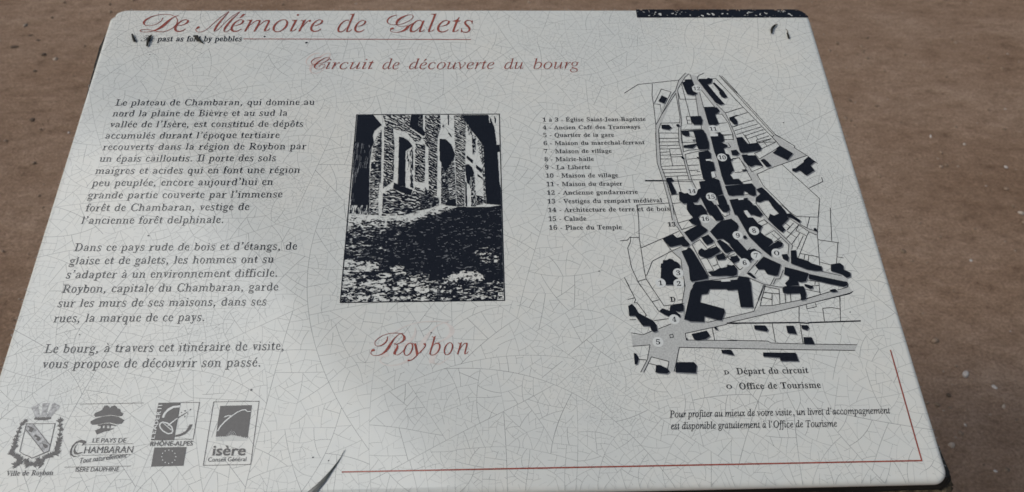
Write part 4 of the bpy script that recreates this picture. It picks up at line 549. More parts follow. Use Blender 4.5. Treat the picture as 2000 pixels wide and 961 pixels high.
for i, p in enumerate(BLOCKS):
    s = Sheet()
    cx = sum(x for x, y in p) / len(p); cy = sum(y for x, y in p) / len(p)
    s.poly([(x + 0.55 + (x - cx) * 0.012, y - 0.75 + (y - cy) * 0.012) for x, y in p], Z_HALO + 0.0003 * i, 1)
    s.poly(p, Z_BLACK + 0.0003 * i, 0)
    s.build('building_block', [M['navy'], M['halo']], vmap)
for p in COURTS:
    s = Sheet(); s.poly(p, Z_COURT); s.build('courtyard_gap', M['paper'], vmap)
for t, c, disc in BADGES:
    s = Sheet()
    if disc:
        s.disc(c, 3.75, Z_COURT + 0.02, 0, 24, 3.75)
    em = 5.3
    wd = sum(glyph(ch, 'serifx')[2] for ch in t) * em * 0.95
    set_line(s, 'serifx', t, (c[0] - wd / 2, c[1] - em * 0.34), (c[0] + wd / 2, c[1] - em * 0.34), em, Z_NUM, 1)
    o = s.build('number_badge', [M['paper'], M['ink']], vmap)

# street photograph: a two-tone print, rebuilt as rows of ink
def vnoise(x, y, seed):
    """smooth value noise on arrays"""
    xi = np.floor(x).astype(np.int64); yi = np.floor(y).astype(np.int64); fx = x - xi; fy = y - yi
    fx = fx * fx * (3 - 2 * fx); fy = fy * fy * (3 - 2 * fy)
    def h(a, b):
        n = (a * 374761393 + b * 668265263 + seed * 144665) & 0x7fffffff
        n = ((n ^ (n >> 13)) * 1274126177) & 0x7fffffff
        return ((n ^ (n >> 16)) & 0xffff) / 65535.0
    return (h(xi, yi) * (1 - fx) + h(xi + 1, yi) * fx) * (1 - fy) + (h(xi, yi + 1) * (1 - fx) + h(xi + 1, yi + 1) * fx) * fy
def inpoly(X, Y, p):
    r = np.zeros(X.shape, bool); n = len(p)
    for i in range(n):
        (x0, y0), (x1, y1) = p[i], p[(i + 1) % n]
        if y0 == y1: continue
        c = ((y0 > Y) != (y1 > Y)) & (X < (x1 - x0) * (Y - y0) / (y1 - y0) + x0); r ^= c
    return r
def thresh(v, frac):
    return v < np.quantile(v, np.clip(frac, 0, 1)) if np.isscalar(frac) else v < frac
def ink_rows(mask, x0, y0, cell, sheet, z, inv=False):
    H, W = mask.shape
    for j in range(H):
        row = mask[j]; d = np.diff(np.concatenate([[0], row.astype(np.int8), [0]]))
        for a, b in zip(np.nonzero(d == 1)[0], np.nonzero(d == -1)[0]):
            xa, xb = x0 + a * cell, x0 + b * cell; ya, yb = y0 + j * cell, y0 + (j + 1) * cell
            sheet.tri([(xa, ya), (xb, ya), (xb, yb), (xa, yb)], [(0, 1, 2, 3)], z)
PHOTO = [('T',[88,9,0.7,0.9],[(-85.0,62.8),(-71.5,59.5),(-72.5,41.2),(-70.2,-5.0),(-84.0,-4.4),(-84.4,24.7)]),('K',[],[(-79.4,37.1),(-73.0,37.0),(-70.4,2.4),(-76.9,4.4),(-80.8,1.5),(-83.2,18.6)]),('T',[88,4,0.7,0.5],[(-84.2,3.5),(-70.5,3.4),(-70.1,-5.5),(-84.3,-4.4)]),('K',[],[(-84.8,89.1),(-72.3,89.0),(-65.2,78.8),(-70.5,73.2),(-71.6,68.2),(-70.1,60.5),(-71.4,58.4),(-78.8,60.6),(-81.5,61.7),(-84.6,60.6),(-84.8,73.9)]),('T',[4,2.2,0.7,0.4],[(-70.7,60.5),(-65.2,74.8),(-63.8,51.8),(-64.3,12.3),(-63.3,-5.6),(-69.8,-5.5),(-71.4,28.7)]),('T',[4,2.5,0.7,0.7],[(-67.7,63.8),(-65.1,73.7),(-63.0,23.4),(-67.8,19.4),(-68.6,49.7)]),('K',[],[(-71.4,40.7),(-68.3,41.2),(-68.3,37.0),(-71.0,36.2)]),('T',[-28,2.3,1.0,0.6],[(-63.2,77.1),(-56.4,75.9),(-54.3,57.1),(-54.0,24.4),(-61.1,18.3),(-62.4,60.5)]),('T',[-28,2.4,1.1,0.5],[(-64.9,88.8),(-43.6,88.7),(-43.2,74.7),(-35.3,68.0),(-27.8,56.9),(-28.0,67.7),(-31.0,67.4),(-37.7,60.3),(-45.8,71.4),(-53.7,74.2),(-61.7,77.0)]),('K',[],[(-42.8,88.8),(-36.8,88.8),(-36.9,78.0),(-35.6,76.9),(-35.9,88.8),(-33.5,88.8),(-33.1,74.4),(-30.6,69.6),(-32.7,67.4),(-43.6,76.7)]),('T',[0,2,0.8,0.8],[(-36.8,88.8),(-33.5,88.8),(-33.1,74.6),(-36.5,76.9)]),('K',[],[(-51.3,67.0),(-48.2,66.4),(-43.8,63.1),(-40.4,57.6),(-44.4,54.4),(-45.8,52.8),(-44.8,19.2),(-50.3,21.8)]),('T',[88,4,0.8,0.6],[(-42.4,52.7),(-40.2,57.0),(-38.9,18.1),(-41.0,19.1)]),('T',[88,4,0.8,0.2],[(-45.1,52.7),(-43.0,53.8),(-42.5,36.8),(-44.1,34.7)]),('T',[-38,2.6,0.9,0.6],[(-38.6,60.3),(-30.8,59.1),(-30.6,23.1),(-37.9,24.2)]),('T',[-9,3.0,1.2,0.6],[(-60.9,14.3),(-53.8,18.2),(-40.4,11.0),(-37.3,19.1),(-26.9,15.9),(-26.5,-1.1),(-33.4,-2.0),(-44.7,-5.8),(-60.9,-6.1)]),('K',[],[(-53.2,23.4),(-47.3,20.2),(-39.3,16.6),(-40.4,11.5),(-47.9,14.6),(-53.8,18.2)]),('T',[-5,3,1,0.9],[(-32.9,9.9),(-26.8,11.9),(-26.5,-0.6),(-33.4,-1.5)]),('T',[-35,2.4,0.9,0.6],[(-31.8,88.6),(-20.0,88.5),(-19.3,75.6),(-21.6,65.6),(-21.2,10.8),(-27.1,10.9),(-28.5,56.9),(-31.1,58.0)]),('K',[],[(-14.0,88.5),(-13.2,88.5),(-13.1,78.4),(-13.7,78.4)]),('K',[],[(-17.6,79.2),(-10.7,67.5),(-10.9,66.1),(-18.1,76.7)]),('W',[],[(-16.9,77.9),(-12.8,70.6),(-13.6,70.0),(-17.4,75.8)]),('K',[],[(-20.0,64.8),(-15.3,64.3),(-10.9,59.0),(-7.9,49.2),(-9.1,44.9),(-10.3,38.6),(-15.2,24.0),(-17.8,26.1),(-18.4,41.8),(-19.7,44.0)]),('T',[20,1.8,0.8,0.7],[(-18.4,41.8),(-15.3,32.3),(-8.7,46.5),(-7.0,7.7),(-7.4,1.7),(-17.9,3.8)]),('T',[20,1.6,0.8,0.5],[(-13.7,32.3),(-8.7,46.5),(-7.2,7.7),(-11.7,7.7)]),('K',[],[(-13.4,7.2),(-7.2,8.7),(-6.8,1.5),(-14.6,2.5)]),('T',[5,2.5,1,0.8],[(-30.1,19.0),(-25.0,10.9),(-19.2,8.8),(-19.7,2.6),(-29.6,-1.2)]),('T',[-33,2.6,0.8,0.5],[(-9.0,88.0),(-2.4,88.4),(0.3,82.3),(-0.2,45.9),(-1.0,1.4),(-6.3,1.5),(-7.9,49.2)]),('K',[],[(-2.8,88.5),(17.5,88.4),(18.8,86.7),(20.1,84.4),(22.6,75.3),(24.0,58.5),(26.4,58.5),(26.2,51.6),(24.5,51.6),(25.4,22.6),(27.0,12.3),(26.7,2.1),(15.4,3.6),(13.8,38.3),(12.9,58.8),(8.1,67.6),(4.2,73.2),(0.3,82.3)]),('W',[],[(18.2,86.7),(19.1,87.8),(19.5,80.1),(18.6,80.8)]),('K',[],[(22.4,88.3),(23.8,84.4),(23.7,79.8),(23.1,80.1)]),('T',[80,3,0.7,0.4],[(0.3,82.3),(4.6,73.2),(5.5,66.5),(2.4,67.7)]),('T',[70,2,0.8,0.6],[(5.0,68.5),(8.1,67.6),(7.5,49.1),(5.4,49.1)]),('T',[75,2,0.8,0.3],[(8.5,65.4),(12.8,58.8),(13.1,38.4),(10.1,51.2)]),('K',[],[(1.1,48.6),(5.8,43.7),(5.3,40.5),(0.7,45.9)]),('K',[],[(7.9,39.5),(12.7,34.7),(12.0,31.5),(7.9,36.3)]),('K',[],[(9.1,30.8),(12.8,27.0),(12.6,25.8),(9.1,28.9)]),('K',[],[(-0.2,39.5),(1.9,40.2),(4.9,37.4),(6.6,31.1),(4.9,27.9),(3.5,28.0),(3.0,20.7),(1.1,22.8),(-0.0,32.2)]),('T',[88,2,0.7,0.6],[(4.4,27.9),(6.7,30.0),(7.8,1.3),(4.1,1.3)]),('K',[],[(-0.2,23.9),(0.8,22.8),(1.1,1.4),(-0.0,1.4)]),('K',[],[(3.2,28.0),(3.7,28.0),(4.0,17.7),(3.5,17.7)]),('T',[-30,2,0.9,0.7],[(8.1,11.5),(14.7,9.4),(15.2,3.6),(8.0,2.5)]),('T',[85,2,0.6,0.5],[(11.9,58.8),(13.8,58.8),(15.1,9.4),(13.5,9.4)])]
GROUND = [(-84.31,-3.87),(-68.99,-5.51),(-60.85,-6.39),(-44.66,-5.79),(-33.4,-1.8),(-26.5,-0.1),(-24.74,-1.6),(-14.96,1.16),(-6.76,1.07),(8.02,0.7),(17.88,0.79),(26.97,2.28),(26.45,-50.14),(26.56,-77.22),(-84.7,-76.64)]
LIGHT = [(-84.59,-3.93),(-60.15,-6.65),(-40.83,-2.96),(-29.6,-2.59),(-29.38,-11.87),(-40.27,-19.43),(-56.04,-24.94),(-66.87,-30.44),(-78.88,-28.41),(-84.29,-30.22)]
STONES = [((-3.01,-63.64),17,9.5,18,0.12),((-14.16,-70.51),10,9,0,0.35),((-4.54,-71.53),17,9,12,0.25),((-61.09,-71.12),19,13,5,0.28),((-78.45,-73.89),13,7,0,0.3),((-34.72,-69.77),16,14,10,0.42),((-76.66,-49.61),17,5,6,0.15),((-56.49,-56.01),5,2,0,0.1),((-80.81,-45.93),9,3,0,0.15),((-82.68,-62.91),8,6,0,0.2),((-30.0,-67.65),5,3,0,0.1),((-47.82,-50.01),5,3.5,0,0.3),((-45.29,-54.82),4,2,0,0.15),((16.71,-43.42),8,3.5,0,0.5),((14.42,-37.56),7,4,0,0.62),((14.72,-72.26),28,10,0,0.6)]
X0, Y0, X1, Y1 = -85.0, -76.5, 26.4, 89.0
cell = 0.33
nxp, nyp = int((X1 - X0) / cell), int((Y1 - Y0) / cell)
X, Y = np.meshgrid(X0 + (np.arange(nxp) + 0.5) * cell, Y0 + (np.arange(nyp) + 0.5) * cell)
mask = np.zeros(X.shape, bool); mid = np.zeros(X.shape, bool)
def aniso(ang, ln, th, seed):
    a = math.radians(ang); wx = X + 1.2 * (vnoise(X / 4, Y / 4, seed + 9) - 0.5); wy = Y + 1.2 * (vnoise(X / 4, Y / 4, seed + 17) - 0.5)
    u = (wx * math.cos(a) + wy * math.sin(a)) / ln; v = (-wx * math.sin(a) + wy * math.cos(a)) / th
    return 0.8 * vnoise(u, v, seed) + 0.2 * vnoise(u * 2.3, v * 2.3, seed + 3)
for i, (kind, args, p) in enumerate(PHOTO):
    m = inpoly(X, Y, p)
    if kind == 'K':
        e = aniso(20, 1.0, 0.8, 500 + i)
        mask[m] = True; mid[m] = False
    elif kind == 'W': mask[m] = False; mid[m] = False
    else:
        v = aniso(args[0], args[1] * 0.62, args[2] * 0.62, 40 + 7 * i)
        if not m.any(): continue
        if 0.44 < args[3] < 0.62 and abs(args[0]) < 50:
            aa = math.radians(args[0]); per = args[2] * 2.1
            w_ = vnoise(X / 2.2, Y / 2.2, 300 + i); vv = (-X * math.sin(aa) + Y * math.cos(aa)) / per
            v = 0.36 * (0.5 + 0.5 * np.sin(2 * math.pi * (vv + 1.1 * w_))) + 0.64 * v
        q, q2 = np.quantile(v[m], [args[3] * 0.90, min(1.0, args[3] + 0.10)]); mask[m] = v[m] < q; mid[m] = (v[m] >= q) & (v[m] < q2)
gm = inpoly(X, Y, [(X0 - 1, GROUND[0][1])] + GROUND + [(X1 + 1, GROUND[-1][1]), (X1 + 1, Y0 - 1), (X0 - 1, Y0 - 1)])
def sstep(t): t = np.clip(t, 0, 1); return t * t * (3 - 2 * t)
# shadow lies right of a slanting edge, sunlit cobbles left of it
ys_, xs_ = np.array([(-78.06,-27.76),(-71.16,-38.46),(-60.91,-51.19),(-52.58,-62.24),(-43.37,-67.4),(-35.85,-63.15),(-27.39,-56.34),(-17.97,-45.78),(-10.16,-34.98),(-3.66,-16.53),(1.18,-5.34),(6.22,34.33)]).T
edge = np.interp(Y, ys_, xs_)
d = (X - edge)
dark = sstep((d + 12) / 26)
lowmix = sstep((-6 - Y) / 14)
frac = np.where(d < 0, 0.05 + 0.70 * lowmix + 0.22 * sstep((d + 16) / 16), 0.84 + 0.145 * sstep(d / 22))
frac = np.clip(frac + 0.2 * dark * (1 - lowmix), 0, 0.985)
frac = np.where(Y < -60, np.minimum(frac, 0.87 - 0.004 * (X * 0) + 0.17 * sstep((X - 2) / 10)), frac)
for (c, rx, ry, ang, fr) in STONES:
    a = math.radians(ang); u = ((X - c[0]) * math.cos(a) + (Y - c[1]) * math.sin(a)) / rx; v = (-(X - c[0]) * math.sin(a) + (Y - c[1]) * math.cos(a)) / ry
    rr = np.sqrt(u * u + v * v) + 0.35 * (vnoise(X / 1.6, Y / 1.3, 77) - 0.5)
    frac = np.where(rr < 1, min(fr + 0.06, 0.8), np.where(rr < 1.18, np.maximum(frac, 0.93), frac))
g1 = aniso(4, 3.1, 1.05, 801); g2 = aniso(-6, 1.2, 0.5, 833); gn = 0.5 * g1 + 0.5 * g2
gs = np.sort(gn[gm]); rank = np.searchsorted(gs, gn) / len(gs)
mid = np.where(gm, (rank >= frac * 0.95) & (rank < frac + 0.10 * (frac > 0.2)), mid); mask = np.where(gm, rank < frac * 0.95, mask)
s = Sheet(); fw = 0.7
s.line([(X0, Y0 - fw / 2), (X1, Y0 - fw / 2)], fw, Z_LINE); s.line([(X0, Y1 + fw / 2), (X1, Y1 + fw / 2)], fw, Z_LINE)
s.line([(X0 - fw / 2, Y0 - fw), (X0 - fw / 2, Y1 + fw)], fw, Z_LINE); s.line([(X1 + fw / 2, Y0 - fw), (X1 + fw / 2, Y1 + fw)], fw, Z_LINE)
ink_rows(mask, X0, Y0, cell, s, Z_BLACK)
n_black = len(s.f); ink_rows(mid, X0, Y0, cell, s, Z_BLACK)
s.mi = [0] * n_black + [1] * (len(s.f) - n_black)
s.build('street_photograph', [M['navy'], M['halftone']], panel)

# dark patterned band along the top edge
bx0, bx1, by0, by1 = 148.0, HW - 0.8, 196.6, 206.6
cell2 = 0.4
nb, mb = int((bx1 - bx0) / cell2), int((by1 - by0) / cell2)
X, Y = np.meshgrid(bx0 + (np.arange(nb) + 0.5) * cell2, by0 + (np.arange(mb) + 0.5) * cell2)
v = 0.6 * vnoise(X / 2.6 + Y / 5, Y / 1.9, 5) + 0.4 * vnoise(X / 1.1, Y / 1.0, 6)
lightness = 0.10 * np.exp(-((Y - 200.5) / 2.6) ** 2) * (1 - 0.45 * (X - bx0) / (bx1 - bx0)) + np.where(Y > 205.4, 0.12, 0)
bm = v < (0.80 - lightness)
cxr, cyr, rr_ = HW - CR, HH - CR, CR - 1.2
corner = (X > cxr) & (Y > cyr) & ((X - cxr) ** 2 + (Y - cyr) ** 2 > rr_ ** 2)
bm &= ~corner; bm[:, :3] = True
s = Sheet(); ink_rows(bm, bx0, by0, cell2, s, Z_BLACK); s.build('patterned_band', M['navy'], panel)

# logos
LOGOS = {'town_crest': {'dark': [[(-268.99,-156.23),(-268.9,-154.98),(-264.38,-154.76),(-258.77,-154.87),(-258.78,-155.99),(-262.09,-156.8),(-266.25,-156.59)],[(-273.21,-158.63),(-255.24,-158.86),(-255.15,-159.24),(-273.11,-159.0)],[(-255.59,-158.86),(-255.12,-158.86),(-254.46,-176.5),(-254.86,-176.49)],[(-273.11,-159.0),(-272.75,-159.01),(-272.07,-176.61),(-272.41,-176.6)],[(-272.39,-176.48),(-272.08,-176.37),(-269.24,-178.16),(-265.46,-179.43),(-263.52,-180.72),(-263.77,-181.07),(-265.93,-179.83),(-269.42,-178.57)],[(-263.77,-181.07),(-263.7,-180.48),(-260.44,-178.94),(-254.81,-176.25),(-254.55,-176.79),(-259.75,-179.37)],[(-272.33,-162.78),(-272.19,-162.41),(-257.44,-177.21),(-257.82,-177.5)],[(-268.8,-159.15),(-268.39,-159.16),(-255.24,-172.27),(-255.35,-172.75)],[(-272.03,-160.2),(-269.22,-160.87),(-267.43,-162.14),(-268.24,-164.58),(-270.24,-163.62),(-270.07,-162.09)],[(-265.58,-165.86),(-262.19,-167.76),(-261.58,-168.99),(-262.72,-170.18),(-264.49,-168.93),(-263.85,-168.03),(-266.22,-166.76)],[(-260.07,-171.45),(-256.28,-172.73),(-255.89,-174.25),(-257.48,-174.81),(-258.66,-173.59)]],'grey': [[(-272.92,-147.98),(-270.2,-147.08),(-269.08,-145.71),(-268.37,-145.72),(-268.22,-149.02),(-265.35,-154.42),(-268.73,-154.98),(-270.06,-152.14),(-271.83,-149.9)],[(-266.63,-145.57),(-261.95,-145.34),(-262.31,-147.87),(-262.34,-153.54),(-262.64,-154.67),(-265.33,-154.49),(-265.68,-149.7)],[(-260.41,-146.0),(-259.12,-145.26),(-255.12,-147.5),(-255.75,-149.27),(-259.06,-154.86),(-262.05,-154.68),(-260.93,-149.8)],[(-272.91,-159.07),(-268.8,-159.15),(-255.19,-172.45),(-254.89,-176.37),(-257.62,-177.39),(-272.48,-162.65)]],'leaves': [((-274.13,-157.37),26,60),((-274.97,-158.59),23.52,85.0),((-275.81,-159.81),30,70),((-276.13,-162.265),26.04,92.5),((-276.45,-164.72),32,75),((-276.615,-167.305),29.4,97.5),((-276.78,-169.89),38,80),((-276.485,-172.005),33.6,102.5),((-276.19,-174.12),42,85),((-276.52,-176.06),33.6,117.5),((-276.85,-178.0),38,110),((-275.395,-178.92000000000002),32.76,85.0),((-273.94,-179.84),40,20),((-272.3,-180.615),29.4,60.0),((-270.66,-181.39),30,60),((-270.93,-183.01),33.6,135.0),((-271.2,-184.63),50,170),((-269.235,-183.785),36.12,135.0),((-267.27,-182.94),36,60),((-265.905,-184.005),31.919999999999998,130.0),((-264.54,-185.07),40,160),((-263.145,-184.95),33.6,105.0),((-261.75,-184.83),40,10),((-260.19,-182.51),34,70),((-258.47,-183.43),36.12,142.5),((-256.75,-184.35),52,175),((-256.53499999999997,-182.73000000000002),36.12,145.0),((-256.32,-181.11),34,75),((-254.95,-180.54500000000002),32.76,87.5),((-253.58,-179.98),44,60),((-252.09,-179.055),37.8,65.0),((-250.6,-178.13),46,30),((-250.675,-176.09),38.64,55.0),((-250.75,-174.05),46,40),((-250.66,-172.09),36.96,70.0),((-250.57,-170.13),42,60),((-250.84,-166.915),31.919999999999998,87.5),((-251.11,-163.7),34,75),((-251.89,-160.905),31.919999999999998,107.5),((-252.67,-158.11),42,100)],'text': [('serifb','Ville de Roybon',(-276.43,-191.35),(-248.57,-191.43),4.501)]}, 'country_logo': {'dark': [[(-228.22,-149.75),(-227.82,-148.17),(-225.95,-147.68),(-224.47,-148.77),(-223.78,-149.68),(-223.29,-148.52),(-221.47,-147.77),(-219.75,-148.86),(-219.33,-149.66),(-217.42,-150.49),(-216.23,-152.62),(-214.6,-153.33),(-215.46,-155.09),(-217.96,-154.94),(-222.09,-154.07),(-227.38,-154.65),(-231.66,-155.3),(-232.72,-153.87),(-232.28,-152.56),(-230.04,-151.56),(-228.29,-150.54)],[(-233.99,-158.01),(-230.95,-156.25),(-227.29,-155.02),(-221.97,-154.6),(-217.9,-155.2),(-213.18,-157.75),(-214.44,-159.95),(-217.83,-160.14),(-221.99,-159.03),(-226.06,-159.46),(-228.63,-160.03),(-232.22,-160.37),(-233.69,-159.31)],[(-229.27,-160.43),(-225.98,-159.83),(-221.88,-159.55),(-217.42,-160.93),(-218.05,-161.43),(-220.58,-161.02),(-224.49,-161.04),(-228.36,-161.22)],[(-227.07,-160.89),(-225.92,-160.76),(-225.62,-162.57),(-226.75,-162.96)],[(-224.65,-160.78),(-223.47,-160.81),(-222.82,-162.88),(-224.44,-162.59)],[(-221.85,-160.84),(-220.68,-161.02),(-220.81,-162.67),(-221.28,-162.76)],[(-229.93,-164.02),(-226.82,-162.65),(-218.21,-162.97),(-221.79,-164.44),(-224.13,-164.91),(-228.13,-166.62)],[(-243.32,-146.44),(-203.35,-146.47),(-203.29,-146.74),(-243.26,-146.71)],[(-234.66,-172.97),(-204.95,-172.83),(-204.9,-173.08),(-234.6,-173.22)],[(-234.08,-179.58),(-204.78,-179.6),(-204.73,-179.85),(-234.02,-179.83)],[(-243.03,-186.64),(-203.31,-186.81),(-203.25,-187.05),(-242.97,-186.88)],[(-233.35,-171.33),(-234.56,-170.3),(-237.09,-169.84),(-239.72,-170.95),(-241.54,-173.43),(-242.15,-176.92),(-241.06,-179.43),(-238.85,-180.67),(-236.13,-180.04),(-234.9,-179.17),(-237.07,-180.11),(-239.32,-179.72),(-240.84,-177.95),(-240.94,-174.95),(-239.85,-172.46),(-238.15,-171.49),(-235.9,-171.78),(-235.24,-172.55),(-235.95,-173.65),(-235.25,-173.56),(-234.27,-172.57)],[(-238.09,-171.74),(-239.73,-173.97),(-239.97,-176.97),(-238.77,-178.99),(-236.85,-179.03),(-233.97,-177.99),(-234.31,-177.59),(-236.84,-178.03),(-238.47,-177.25),(-239.37,-175.48),(-238.76,-172.98)]],'text': [('sans','LE PAYS DE',(-229.76,-171.81),(-209.36,-172.13),4.103),('sans','HAMBARAN',(-233.4,-178.4),(-204.01,-178.67),6.043),('sansi','Tout naturellement',(-234.33,-184.62),(-206.78,-181.55),4.799),('sans','ISÈRE DAUPHINÉ',(-235.73,-189.77),(-210.02,-190.04),3.891)]}, 'rural_programme_logo': {'dark': [[(-194.3,-146.68),(-180.5,-146.83),(-180.24,-171.25),(-194.29,-171.07)],[(-180.54,-146.6),(-168.52,-146.72),(-168.53,-147.01),(-180.49,-146.89)],[(-168.89,-146.77),(-168.51,-146.78),(-168.43,-170.95),(-168.8,-170.94)],[(-180.36,-170.54),(-168.48,-170.68),(-168.42,-171.0),(-180.31,-170.87)],[(-179.9,-167.89),(-176.78,-167.24),(-173.96,-165.38),(-172.3,-161.29),(-170.46,-161.33),(-171.69,-164.88),(-174.11,-167.57),(-177.02,-168.87),(-180.08,-169.19)],[(-180.73,-156.68),(-175.05,-152.87),(-174.87,-153.27),(-180.37,-157.24)],[(-173.96,-151.49),(-173.25,-150.94),(-173.03,-151.62),(-173.82,-152.28)],[(-179.25,-153.07),(-178.63,-152.97),(-178.35,-153.65),(-178.97,-153.75)],[(-177.21,-151.99),(-176.49,-151.89),(-176.24,-152.68),(-176.97,-152.78)],[(-175.06,-154.05),(-174.42,-154.06),(-174.33,-154.63),(-174.94,-154.73)],[(-176.66,-155.81),(-175.92,-155.83),(-175.8,-156.5),(-176.52,-156.6)],[(-191.34,-175.65),(-171.83,-175.74),(-171.73,-187.41),(-191.02,-187.52)]],'light': [[(-190.35,-156.49),(-189.71,-153.71),(-187.62,-150.66),(-184.74,-149.02),(-180.44,-148.65),(-180.32,-149.95),(-183.98,-150.28),(-186.83,-152.08),(-188.44,-154.29),(-188.9,-156.68)],[(-185.26,-160.75),(-180.7,-156.85),(-180.44,-157.41),(-184.61,-161.43)],[(-191.05,-161.74),(-191.05,-160.08),(-189.23,-159.12),(-185.94,-159.91),(-182.86,-162.46),(-181.57,-165.23),(-182.02,-167.14),(-184.56,-167.47),(-188.03,-165.65),(-190.27,-163.41)]],'dark2': [[(-190.34,-161.64),(-190.28,-160.54),(-188.84,-159.85),(-186.05,-160.74),(-183.41,-162.89),(-182.36,-165.21),(-182.77,-166.41),(-184.7,-166.7),(-187.73,-165.0),(-189.64,-163.15)]],'light2': [[(-189.36,-159.84),(-189.03,-159.68),(-182.72,-164.66),(-182.9,-165.09)],[(-185.85,-161.85),(-185.05,-160.48),(-184.61,-160.88),(-185.4,-162.3)]],'leader': [('L',(-193.49,-169.24)),('E',(-193.56,-166.19)),('A',(-193.47,-163.07)),('D',(-193.13,-159.93)),('E',(-193.03,-156.83)),('R',(-192.88,-153.7)),('I',(-192.81,-150.67)),('I',(-192.89,-148.58))],'stars': [(-177.18,-181.76),(-178.12,-179.67),(-179.97,-178.11),(-182.22,-177.5),(-184.27,-178.02),(-185.56,-179.51),(-185.74,-181.58),(-184.79,-183.66),(-182.95,-185.21),(-180.71,-185.8),(-178.68,-185.3),(-177.38,-183.82)],'text': [('sansb','RHÔNE-ALPES',(-194.2,-174.73),(-168.3,-174.84),4.16)]}, 'county_logo': {'dark': [[(-159.85,-146.55),(-131.08,-146.64),(-131.04,-146.99),(-159.79,-146.89)],[(-131.45,-146.75),(-131.07,-146.76),(-131.05,-187.66),(-131.41,-187.65)],[(-159.97,-187.3),(-131.09,-187.34),(-131.05,-187.66),(-159.92,-187.62)],[(-159.94,-146.66),(-159.62,-146.67),(-159.62,-187.57),(-159.98,-187.56)],[(-155.29,-149.48),(-135.4,-149.3),(-135.32,-171.09),(-139.25,-169.92),(-143.04,-169.02),(-145.18,-168.71),(-149.22,-169.71),(-154.98,-169.6)]],'light': [[(-154.74,-166.05),(-153.4,-162.77),(-150.76,-159.22),(-147.97,-156.6),(-149.08,-156.24),(-151.82,-157.42),(-151.19,-156.32),(-149.15,-155.8),(-147.0,-155.95),(-144.14,-153.65),(-141.15,-152.24),(-139.04,-152.06),(-137.54,-153.33),(-135.4,-153.37),(-135.5,-153.82),(-137.74,-153.77),(-139.21,-152.73),(-141.07,-152.81),(-143.56,-154.05),(-146.91,-156.62),(-150.6,-160.34),(-153.01,-163.61),(-153.95,-166.06)]],'halftone': [(-155.02,-169.32),(-149.26,-169.44),(-145.81,-164.31),(-142.55,-168.76),(-135.22,-170.65),(-135.51,-172.44),(-155.27,-172.85)],'text': [('sansb','isère',(-155.5,-181.37),(-135.31,-181.64),9.167),('sans','Conseil Général',(-157.37,-185.25),(-134.28,-185.43),3.99)]}}
def put(s, polys, z, mi=0):
    for i, p in enumerate(polys): s.poly(p, z + 0.0005 * i, mi)
s = Sheet(); L_ = LOGOS['town_crest']
put(s, L_['grey'][:3], Z_GREY + 0.02, 1); put(s, L_['grey'][3:], Z_GREY + 0.02, 1)
put(s, L_['dark'], Z_LINE)
for row in L_['text']: set_line(s, *row, Z_BLACK)
crest = s.build('town_crest', [M['logo'], M['logogrey']], panel)
s = Sheet(); rg = random.Random(3)
for (c, r, a) in L_['leaves']:
    for k in (-62, -30, 0, 30, 62):
        aa = math.radians(a + k + rg.uniform(-8, 8)); ln = r * 0.080 * (1.0 if k == 0 else 0.8); ux, uy = math.cos(aa), math.sin(aa)
        p = [(-0.35, 0), (0.1, 0.20), (0.6, 0.17), (1.1, 0), (0.62, -0.17), (0.1, -0.20)]
        s.poly([(c[0] + (q[0] * ux - q[1] * uy) * ln, c[1] + (q[0] * uy + q[1] * ux) * ln) for q in p], Z_LINE + 0.00005 * k)
s.build('laurel_wreath', M['logo'], crest)
for nm in ('country_logo', 'rural_programme_logo', 'county_logo'):
    L_ = LOGOS[nm]; s = Sheet()
    put(s, L_['dark'], Z_LINE)
    put(s, L_.get('light', []), Z_COURT, 1)
    put(s, L_.get('dark2', []), Z_COURT + 0.03, 0); put(s, L_.get('light2', []), Z_COURT + 0.06, 1)
    for row in L_['text']: set_line(s, *row, Z_BLACK)
    for ch, c in L_.get('leader', []):
        vs, fs, adv = glyph(ch, 'sansb'); ex = max(x for x, y in vs)
        s.tri([(c[0] - (y - 0.35) * 3.6, c[1] + (x - ex / 2) * 4.4) for x, y in vs], fs, Z_COURT, 1)
    for c in L_.get('stars', []): s.disc(c, 0.33, Z_COURT, 1, 8)
    if 'halftone' in L_:
        p = L_['halftone']; bx = [q[0] for q in p]; by = [q[1] for q in p]
        y = min(by); r_ = 0
        while y < max(by):
            x = min(bx) + (0.55 if r_ % 2 else 0)
            while x < max(bx):
                t = (max(by) - y) / (max(by) - min(by))
                if inpoly(np.array([x]), np.array([y]), p)[0]: s.disc((x, y), 0.30 * (0.45 + 0.75 * t), Z_COURT, 1, 6)
                x += 1.1
            y += 0.8; r_ += 1
    s.build(nm, [M['logo'], M['paper']], panel)

# specks in the glaze
for c, r in [((-167.45,174.5),0.9),((-132.0,167.35),1.1),((-257.69,154.22),0.5),((-234.99,144.36),0.4),((-224.92,-21.21),0.7),((-254.75,-98.07),0.5),((-93.73,-183.94),0.6),((-84.02,-186.16),0.5),((-137.12,-139.16),0.8),((93.86,-54.77),0.6),((-128.91,99.77),0.4),((-23.1,-100.54),0.5),((264.93,-89.74),0.5),((252.38,78.9),0.5)]:
    s = Sheet(); s.disc(c, r, Z_NUM, 0, 9, r * 0.75, 0.5); s.build('glaze_speck', M['ink'], panel)

